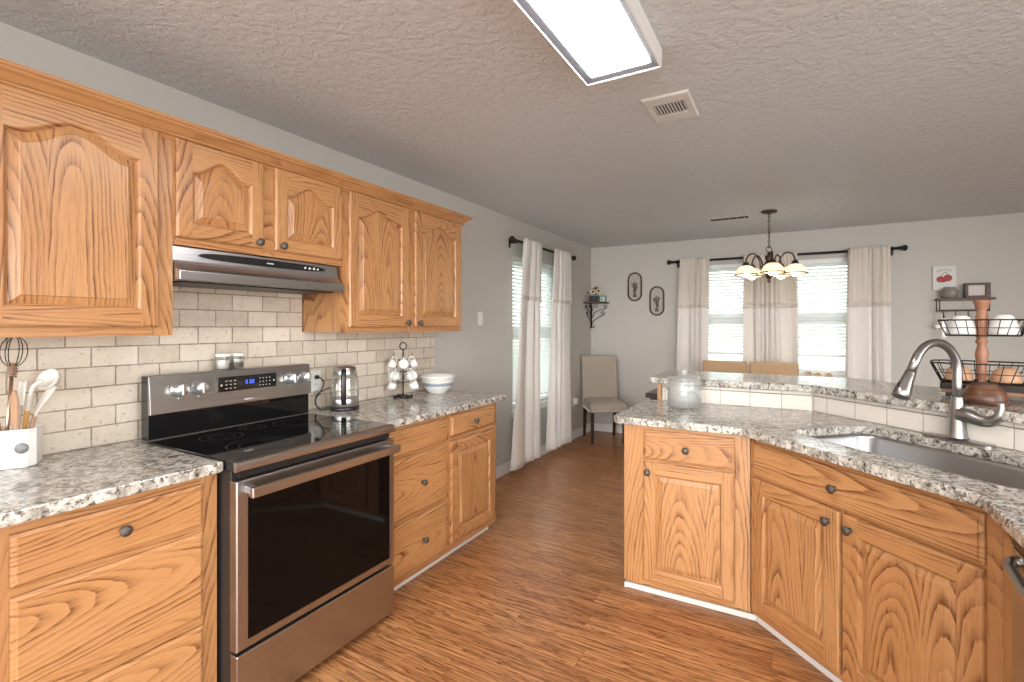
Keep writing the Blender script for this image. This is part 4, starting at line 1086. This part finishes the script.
# ============================================================ dining end
dt_ = thing('dining_table', 'dark espresso dining table behind the peninsula under the chandelier', 'table', (2.18, 5.13, 0))
MB().box(-1.03, 1.03, -.44, .44, .716, .760).build('tabletop', 'dark_wood', dt_, bevel=.004)
m = MB(); m.box(-.94, .94, -.36, -.335, .63, .7155).box(-.94, .94, .335, .36, .63, .7155).box(-.94, -.915, -.335, .335, .63, .7155).box(.915, .94, -.335, .335, .63, .7155)
m.build('apron', 'dark_wood', dt_, merge=False)
for x in (-.95, .95):
    for y in (-.37, .37):
        m = MB(); m.loops([[(x - h, y - h, z), (x + h, y - h, z), (x + h, y + h, z), (x - h, y + h, z)] for h, z in ((.030, 0), (.042, .60), (.042, .715))], cap0=True, cap1=True); m.build('leg', 'dark_wood', dt_)

def make_chair(label, cloth, loc, rot, group=None):
    r = thing('dining_chair', label, 'chair', loc, rot, group)
    m = MB(); w_ = .225
    m.loops([[(a, c_, z) for a, c_ in rrect(-w_ + i, w_ - i, -.255 + i, .200 - i, .035, 5)] for i, z in ((.004, .375), (0, .385), (0, .455), (.010, .480), (.045, .495), (.12, .500))], cap0=True, cap1=True, smooth=True)
    m.build('seat', cloth, r)
    m = MB()
    def bk(z, i): 
        y = .195 + (z - .40) * .115
        return [(a, c_, z) for a, c_ in rrect(-w_ + i, w_ - i, y - .03 + i, y + .035 - i, .022, 4)]
    m.loops([bk(.360, .004), bk(.370, 0), bk(.6, 0), bk(.8, 0), bk(.995, 0), bk(1.012, .006), bk(1.018, .018)], cap0=True, cap1=True, smooth=False)
    m.build('backrest', cloth, r, bevel=.006)
    for x in (-.190, .190):
        for y, sp in ((-.215, 0.0), (.200, .045)):
            m = MB(); m.loops([[(x - h, y + q - h, z), (x + h, y + q - h, z), (x + h, y + q + h, z), (x - h, y + q + h, z)] for h, z, q in ((.014, 0, sp), (.021, .374, 0))], cap0=True, cap1=True)
            m.build('leg', 'dark_wood', r)
    m = MB()
    P = [(x, -.2565) for x in [-.19 + .38 * k / 13 for k in range(14)]] + [(s_ * .2265, y) for s_ in (-1, 1) for y in [-.22 + .39 * k / 13 for k in range(14)]]
    for x, y in P: m.ball((x, y, .392), .0085, 8)
    m.build('nailheads', 'pale_mark', r, merge=False)
    return r
make_chair('beige linen dining chair with nailhead trim alone in the corner', 'chair_linen', (.345, 5.825, 0), math.radians(33))
make_chair('tan upholstered chair top behind the bar, left one of the pair', 'chair_camel', (1.715, 5.545, 0), 0)
make_chair('tan upholstered chair top behind the bar, right one below the middle curtain', 'chair_camel', (2.190, 5.545, 0), 0)

# three small blocks on the sill of the right-hand window
for x, lb, lid in ((2.505, 'small tan stacked block on the window sill, left one of three', True), (2.600, 'small tan block on the window sill, middle one of three', False), (2.700, 'small tan block on the window sill, right one of three', False)):
    o = thing('sill_ornament', lb, 'ornament', (x, D + .018, WBz0 + .0015))
    MB().box(-.034, .034, -.022, .022, 0, .028).build('base_block', 'tan_box', o, bevel=.005)
    MB().box(-.022 + (.010 if lid else 0), .022 + (.010 if lid else 0), -.018, .018, .0282, .058 if lid else .048).build('top_block', 'tan_box', o, bevel=.006)

# chandelier
ch = thing('chandelier', 'bronze five-arm chandelier with frosted shades over the dining table', 'chandelier', (2.175, 5.07, H))
MB().lathe([(.066, -.0005), (.066, -.012), (.060, -.018), (.018, -.026), (.010, -.032), (1e-6, -.033)], 32).build('canopy', 'bronze', ch)
m = MB(); z = -.034; k = 0
while z > -.325:
    ax = 'xz' if k % 2 == 0 else 'yz'
    ringp = [(.0085 * math.cos(a), 0, .015 * math.sin(a)) for a in [2 * PI * q / 12 for q in range(12)]]
    m.tube([((x, y, zz + z - .011) if k % 2 == 0 else (y, x, zz + z - .011)) for x, y, zz in ringp], .0034, 6, closed=True); z -= .023; k += 1
m.build('chain', 'bronze', ch, merge=False)
m = MB(); m.tube(arc((0, 0, -.350), .024, 0, 2 * PI, 24)[:-1], .004, 8, closed=True); m.build('hanging_ring', 'bronze', ch)
MB().lathe([(.006, -.372), (.014, -.380), (.014, -.390), (.030, -.405), (.034, -.425), (.024, -.445), (.028, -.465), (.046, -.480), (.048, -.500), (.030, -.525), (.022, -.555), (.034, -.575), (.036, -.590), (.020, -.612), (.012, -.625), (.017, -.636), (.006, -.652), (1e-6, -.654)], 28).build('column', 'bronze', ch)
for k in range(5):
    a = math.radians(30 + 72 * k - 110); c_, s_ = math.cos(a), math.sin(a)
    R_ = .208
    m = MB(); m.tube([(c_ * q, s_ * q, z) for q, z in [(p[0], p[2]) for p in smooth_path([(.035, 0, -.530), (.075, 0, -.515), (.085, 0, -.455), (.115, 0, -.405), (.145, 0, -.388), (.182, 0, -.402), (.203, 0, -.440), (R_, 0, -.470)])]], .0065, 8)
    am = m.build('arm', 'bronze', ch)
    MB().lathe([(.010, -.462), (.022, -.470), (.030, -.490), (.034, -.497), (1e-6, -.497)], 20, (c_ * R_, s_ * R_, 0)).build('socket', 'bronze', am)
    sh = MB(); sh.lathe([(.030, -.4975), (.050, -.504), (.073, -.524), (.087, -.556), (.092, -.578), (.089, -.578), (.070, -.527), (.048, -.508), (.028, -.501)], 32, (c_ * R_, s_ * R_, 0), cap=False)
    sd = sh.build('shade', 'lamp_shade', am)
    m = MB(); m.tube([(c_ * R_ + .096 * math.cos(t), s_ * R_ + .096 * math.sin(t), -.579) for t in [2 * PI * q / 32 for q in range(32)]], .0055, 6, closed=True); m.build('rim', 'bronze', sd)
    MB().ball((c_ * R_, s_ * R_, -.572), .038, 16, 1, 1, .9).build('bulb', 'bulb', am)

# ceiling light over the kitchen
fx0, fx1, fy0, fy1 = 1.645, 1.945, .66, 1.885
fl = thing('ceiling_light', 'long rectangular white ceiling light over the kitchen floor', 'light', ((fx0 + fx1) / 2, (fy0 + fy1) / 2, H))
hw, hl = (fx1 - fx0) / 2, (fy1 - fy0) / 2
def rc(i, z): return [(-hw + i, -hl + i, z), (hw - i, -hl + i, z), (hw - i, hl - i, z), (-hw + i, hl - i, z)]
m = MB(); m.loops([rc(0.012, -.0005), rc(0, -.012), rc(0, -.078), rc(.004, -.082), rc(.007, -.082), rc(.008, -.078)], cap0=True)
m.build('housing', 'white_trim', fl)
m = MB(); m.loops([rc(.0082, -.0775), rc(.030, -.068), rc(.034, -.060)]); m.build('inner_frame', 'frame_grey', fl)
m = MB(); m.loops([rc(.0345, -.068), rc(.040, -.0715)], cap0=True, cap1=True); m.build('diffuser', 'diffuser', fl)

# ceiling vents
def vent(label, x0, x1, y0, y1, nb, lx0, lx1, ly0, ly1, tone='white_trim', dp=.010):
    r = thing('ceiling_vent', label, 'vent', ((x0 + x1) / 2, (y0 + y1) / 2, H))
    hx_, hy_ = (x1 - x0) / 2, (y1 - y0) / 2
    m = MB(); o_ = [(-hx_, -hy_), (hx_, -hy_), (hx_, hy_), (-hx_, hy_)]; i_ = [(lx0, ly0), (lx1, ly0), (lx1, ly1), (lx0, ly1)]
    m.loops([[(a, c_, -.0005) for a, c_ in o_], [(a, c_, -dp * .5) for a, c_ in o_], [(a * .93, c_ * .93, -dp) for a, c_ in o_], [(a, c_, -dp) for a, c_ in i_], [(a, c_, -.002) for a, c_ in i_]])
    m.build('frame', tone, r)
    MB().box(lx0, lx1, ly0, ly1, -.0019, -.0006).build('duct', 'duct_dark', r)
    m = MB()
    for k in range(nb):
        x = lx0 + (lx1 - lx0) * (k + .5) / nb
        m.box(-.0022, .0022, ly0 + .001, ly1 - .001, -dp * .35, dp * .35, Matrix.Translation((x, 0, -dp * .62)) @ Matrix.Rotation(math.radians(20), 4, 'Y'))
    m.build('louvers', tone, r, merge=False)
    return r
vent('square white ceiling vent beside the long kitchen ceiling light', 1.757, 1.968, 2.285, 2.582, 10, -.072, .072, -.070, .060)
vent('narrow slotted ceiling vent left of the chandelier', 1.63, 2.02, 5.17, 5.29, 5, -.17, .17, -.045, .045, 'white_trim', .0025)

# ============================================================ on the back wall
def oval(label, cx, cz, hw_, hh, motif):
    r = thing('oval_plaque', label, 'wall decor', (cx, D, cz))
    def cap_(w_, h_, n=12):
        P = []
        for k in range(n + 1): a = PI * k / n; P.append((w_ * math.cos(a), h_ - w_ + w_ * math.sin(a)))
        for k in range(n + 1): a = PI + PI * k / n; P.append((w_ * math.cos(a), -(h_ - w_) + w_ * math.sin(a)))
        return P
    m = MB(); m.loops([[(x, y, z) for x, z in cap_(hw_ - i, hh - i)] for i, y in ((0, -.0005), (0, -.016), (.005, -.022), (.014, -.022), (.019, -.014), (.019, -.008))])
    m.build('frame', 'frame_brown', r)
    m = MB(); m.loops([[(x, y, z) for x, z in cap_(hw_ - .0195, hh - .0195)] for y in (-.0006, -.007)], cap0=True, cap1=True); m.build('ground', 'oval_ground', r)
    m = MB(); rd = random.Random(motif)
    for k in range(5):
        t = -.5 + k / 4; pts = smooth_path([(0.0, -.011, -hh * .55), (t * hw_ * .35, -.012, -hh * .15), (t * hw_ * .8, -.012, hh * (.10 + .28 * (1 - abs(t))))])
        m.tube(pts, .0035, 6)
        for q in range(4):
            u = 3 + q * 2; p = pts[min(u, len(pts) - 1)]
            m.ball((p[0] + rd.uniform(-.012, .012), -.012, p[2] + .01), .011, 8, .8, .35, 1.5)
    m.box(-.020, .020, -.016, -.008, -hh * .72, -hh * .48)
    m.build('relief', 'motif_brown', r, merge=False)
oval('brown oval-framed botanical plaque, higher left one on the back wall', .597, 1.897, .092, .186, 1)
oval('brown oval-framed botanical plaque, lower right one on the back wall', .876, 1.708, .092, .186, 2)

cs = thing('corner_shelf', 'small black scrollwork corner shelf holding flowers', 'shelf', (0, D, 0))
m = MB(); P = [(0.001, -.001), (0.001, -.285)] + [(.285 * math.sin(a) * .92 + .001, -.285 * math.cos(a)) for a in [PI / 2 * k / 10 for k in range(1, 10)]] + [(.255, -.001)]
m.prism(P, 1.690, 1.706); m.build('board', 'shelf_wood', cs, bevel=.003)
m = MB(); m.tube([(.012, -.012, 1.689), (.012, -.012, 1.40)], .007, 8)
def scroll(c, r0, turns, a0, k=1):
    return [(c[0] + r0 * (1 - q / 24 * .75) * math.cos(a0 + k * turns * 2 * PI * q / 24), c[1] + r0 * (1 - q / 24 * .75) * math.sin(a0 + k * turns * 2 * PI * q / 24)) for q in range(25)]
for plane in (0, 1):
    S_ = []
    S_.append([(.012, 1.40), (.045, 1.47), (.10, 1.50), (.15, 1.53)] + scroll((.165, 1.565), .033, 1.1, -2.0))
    S_.append([(.012, 1.48), (.05, 1.57), (.11, 1.60), (.18, 1.62)] + scroll((.200, 1.648), .030, 1.1, -2.0))
    S_.append([(.012, 1.41), (.02, 1.375)] + scroll((.040, 1.388), .022, 1.0, PI))
    S_.append([(.012, 1.56), (.04, 1.66)] + scroll((.075, 1.655), .028, 1.0, PI, -1))
    for s_ in S_:
        m.tube([((x, -.012, z) if plane == 0 else (.012, -x, z)) for x, z in s_], .0048, 6)
m.build('bracket', 'black_iron', cs, merge=False)
fp = thing('flower_pot', 'small dark pot of cream and rust flowers on the corner shelf', 'flowers', (.085, D - .125, 1.7065))
MB().lathe([(.040, 0), (.048, .006), (.056, .075), (.060, .080), (.052, .080), (.044, .010), (1e-6, .008)], 24).build('pot', 'tin_grey', fp)
rd = random.Random(4)
for k, (x, y, z, mt_) in enumerate(((-.045, -.055, .120, 'petal'), (.020, -.075, .130, 'petal'), (.045, -.03, .165, 'petal_red'), (.085, -.05, .140, 'petal'), (-.02, 0, .165, 'petal'), (-.075, -.02, .125, 'petal_red'), (.03, .02, .15, 'petal_red'), (.07, .03, .12, 'petal'))):
    m = MB(); dirv = Vector((x, y - .09, .06)).normalized(); rq = Vector((0, 0, 1)).rotation_difference(dirv).to_matrix().to_4x4()
    for q in range(11):
        a = 2 * PI * q / 11; b0 = len(m.bm.verts)
        m.ball((0, 0, 0), .5, 8, .036, .017, .007); m.bm.verts.ensure_lookup_table()
        vs = list(m.bm.verts)[b0:]
        bmesh.ops.transform(m.bm, matrix=Matrix.Rotation(a, 4, 'Z') @ Matrix.Translation((.026, 0, 0)) @ Matrix.Rotation(-.25, 4, 'Y') @ Matrix.Diagonal((1.0, 1.0, .02, 1)), verts=vs)
    bmesh.ops.transform(m.bm, matrix=Matrix.Translation((x, y, z)) @ rq, verts=m.bm.verts)
    f_ = m.build('flower', mt_, fp, merge=False)
    h_ = MB(); h_.ball((0, 0, 0), .015, 10, 1, 1, .6); bmesh.ops.transform(h_.bm, matrix=Matrix.Translation(Vector((x, y, z)) + dirv * .006) @ rq, verts=h_.bm.verts); h_.build('flower_heart', 'flower_heart', f_)
    MB().tube([(x * .3, y * .3, .06), (x, y, z)], .003, 5).build('stem', 'leaf', f_)
bx_ = thing('keepsake_box', 'mint and brown keepsake box beside the flowers on the corner shelf', 'box', (.185, D - .085, 1.7065), math.radians(12))
MB().box(-.052, .052, -.035, .035, 0, .080).build('box', 'shelf_wood', bx_, bevel=.003)
MB().box(-.020, .048, -.0375, -.0352, .008, .072).build('front_panel', 'mint', bx_)
MB().box(-.008, .008, -.0395, -.0376, .030, .046).build('clasp', 'tin_grey', bx_)

# shelf with hooks at the right
SX0, SX1, SZ = 3.575, 3.990, 1.660
hs = thing('hook_shelf', 'dark wooden wall shelf with black iron rail and hooks, right of the curtains', 'shelf', (SX0, D, SZ))
LW = SX1 - SX0
MB().box(0, LW, -.135, -.001, -.020, 0).build('board', 'shelf_wood', hs, bevel=.002)
m = MB()
for x in (.010, LW - .050): m.box(x, x + .010, -.125, -.119, -.128, -.0205).box(x, x + .010, -.119, -.001, -.128, -.122).box(x, x + .010, -.007, -.001, -.122, -.0205)
m.box(.020, LW - .050, -.125, -.120, -.128, -.110)
m.build('iron_frame', 'black_iron', hs, merge=False)
for k in range(4):
    x = .042 + .090 * k; m = MB(); m.tube(smooth_path([(x, -.123, -.129), (x, -.124, -.170), (x, -.134, -.190), (x, -.150, -.184), (x, -.155, -.168)]), .0045, 7); m.build('hook', 'black_iron', hs)
cx_ = thing('hanging_cross', 'small white cross hanging from the left hook of the wall shelf', 'cross', (SX0 + .042, D - .142, 1.470))
m = MB(); m.box(-.014, .014, -.006, .006, -.178, -.005).box(-.050, -.0141, -.006, .006, -.095, -.067).box(.0141, .050, -.006, .006, -.095, -.067)
for x, z in ((-.050, -.081), (.050, -.081), (0, -.178)): m.ball((x, 0, z), .019, 12, 1, .4, 1)
m.build('cross', 'ceramic', cx_, merge=False, bevel=.003)
m = MB(); m.tube(arc((0, 0, .004), .010, 0, 2 * PI, 14, 'yz')[:-1], .0012, 5, closed=True); m.build('loop', 'black_iron', cx_)
cp_ = thing('cherry_picture', 'square picture of red cherries on the wall above the hook shelf', 'picture', ((3.556 + 3.735) / 2, D, 1.862))
MB().box(-.089, .089, -.020, -.0005, -.120, .120).build('canvas', 'art_ground', cp_, bevel=.002)
m = MB()
for x, z, r_ in ((-.030, -.012, .030), (.026, -.002, .033), (-.006, -.022, .022)): m.lathe([(r_, -.0202), (r_ * .9, -.0215), (1e-6, -.022)], 20, (x, 0, z), 'y')
m.build('cherries', 'cherry_red', cp_, merge=False)
m = MB()
m.tube([(x, -.0208, .066 + .014 * math.cos(x * 28)) for x in [-.055 + .011 * k for k in range(11)]], .0022, 5)
m.tube(smooth_path([(-.028, -.0208, .015), (-.005, -.0208, .046), (.010, -.0208, .058)]), .002, 5); m.tube(smooth_path([(.026, -.0208, .030), (.018, -.0208, .048), (.010, -.0208, .058)]), .002, 5)
m.build('stems', 'motif_brown', cp_, merge=False)
vz = thing('vase', 'squat grey stone vase on the hook shelf below the cherry picture', 'vase', (3.675, D - .070, SZ + .0005))
MB().lathe([(.040, 0), (.050, .004), (.068, .035), (.070, .055), (.058, .085), (.042, .098), (.046, .106), (.038, .106), (.036, .096), (.050, .080), (1e-6, .010)], 32).build('vase', 'stone_vase', vz)
fb = thing('framed_block', 'dark box frame with pale card at the right of the hook shelf', 'frame', (3.873, D - .065, SZ + .0005))
m = MB(); A_, B_ = .090, .140
m.box(-A_, A_, -.03, .03, 0, .020).box(-A_, A_, -.03, .03, B_ - .020, B_).box(-A_, -A_ + .022, -.03, .03, .0201, B_ - .0201).box(A_ - .034, A_, -.03, .03, .0201, B_ - .0201)
m.build('frame', 'shelf_wood', fb, merge=False, bevel=.002)
MB().box(-A_ + .0221, A_ - .0341, -.008, .012, .0202, B_ - .0202).build('card', 'card', fb)
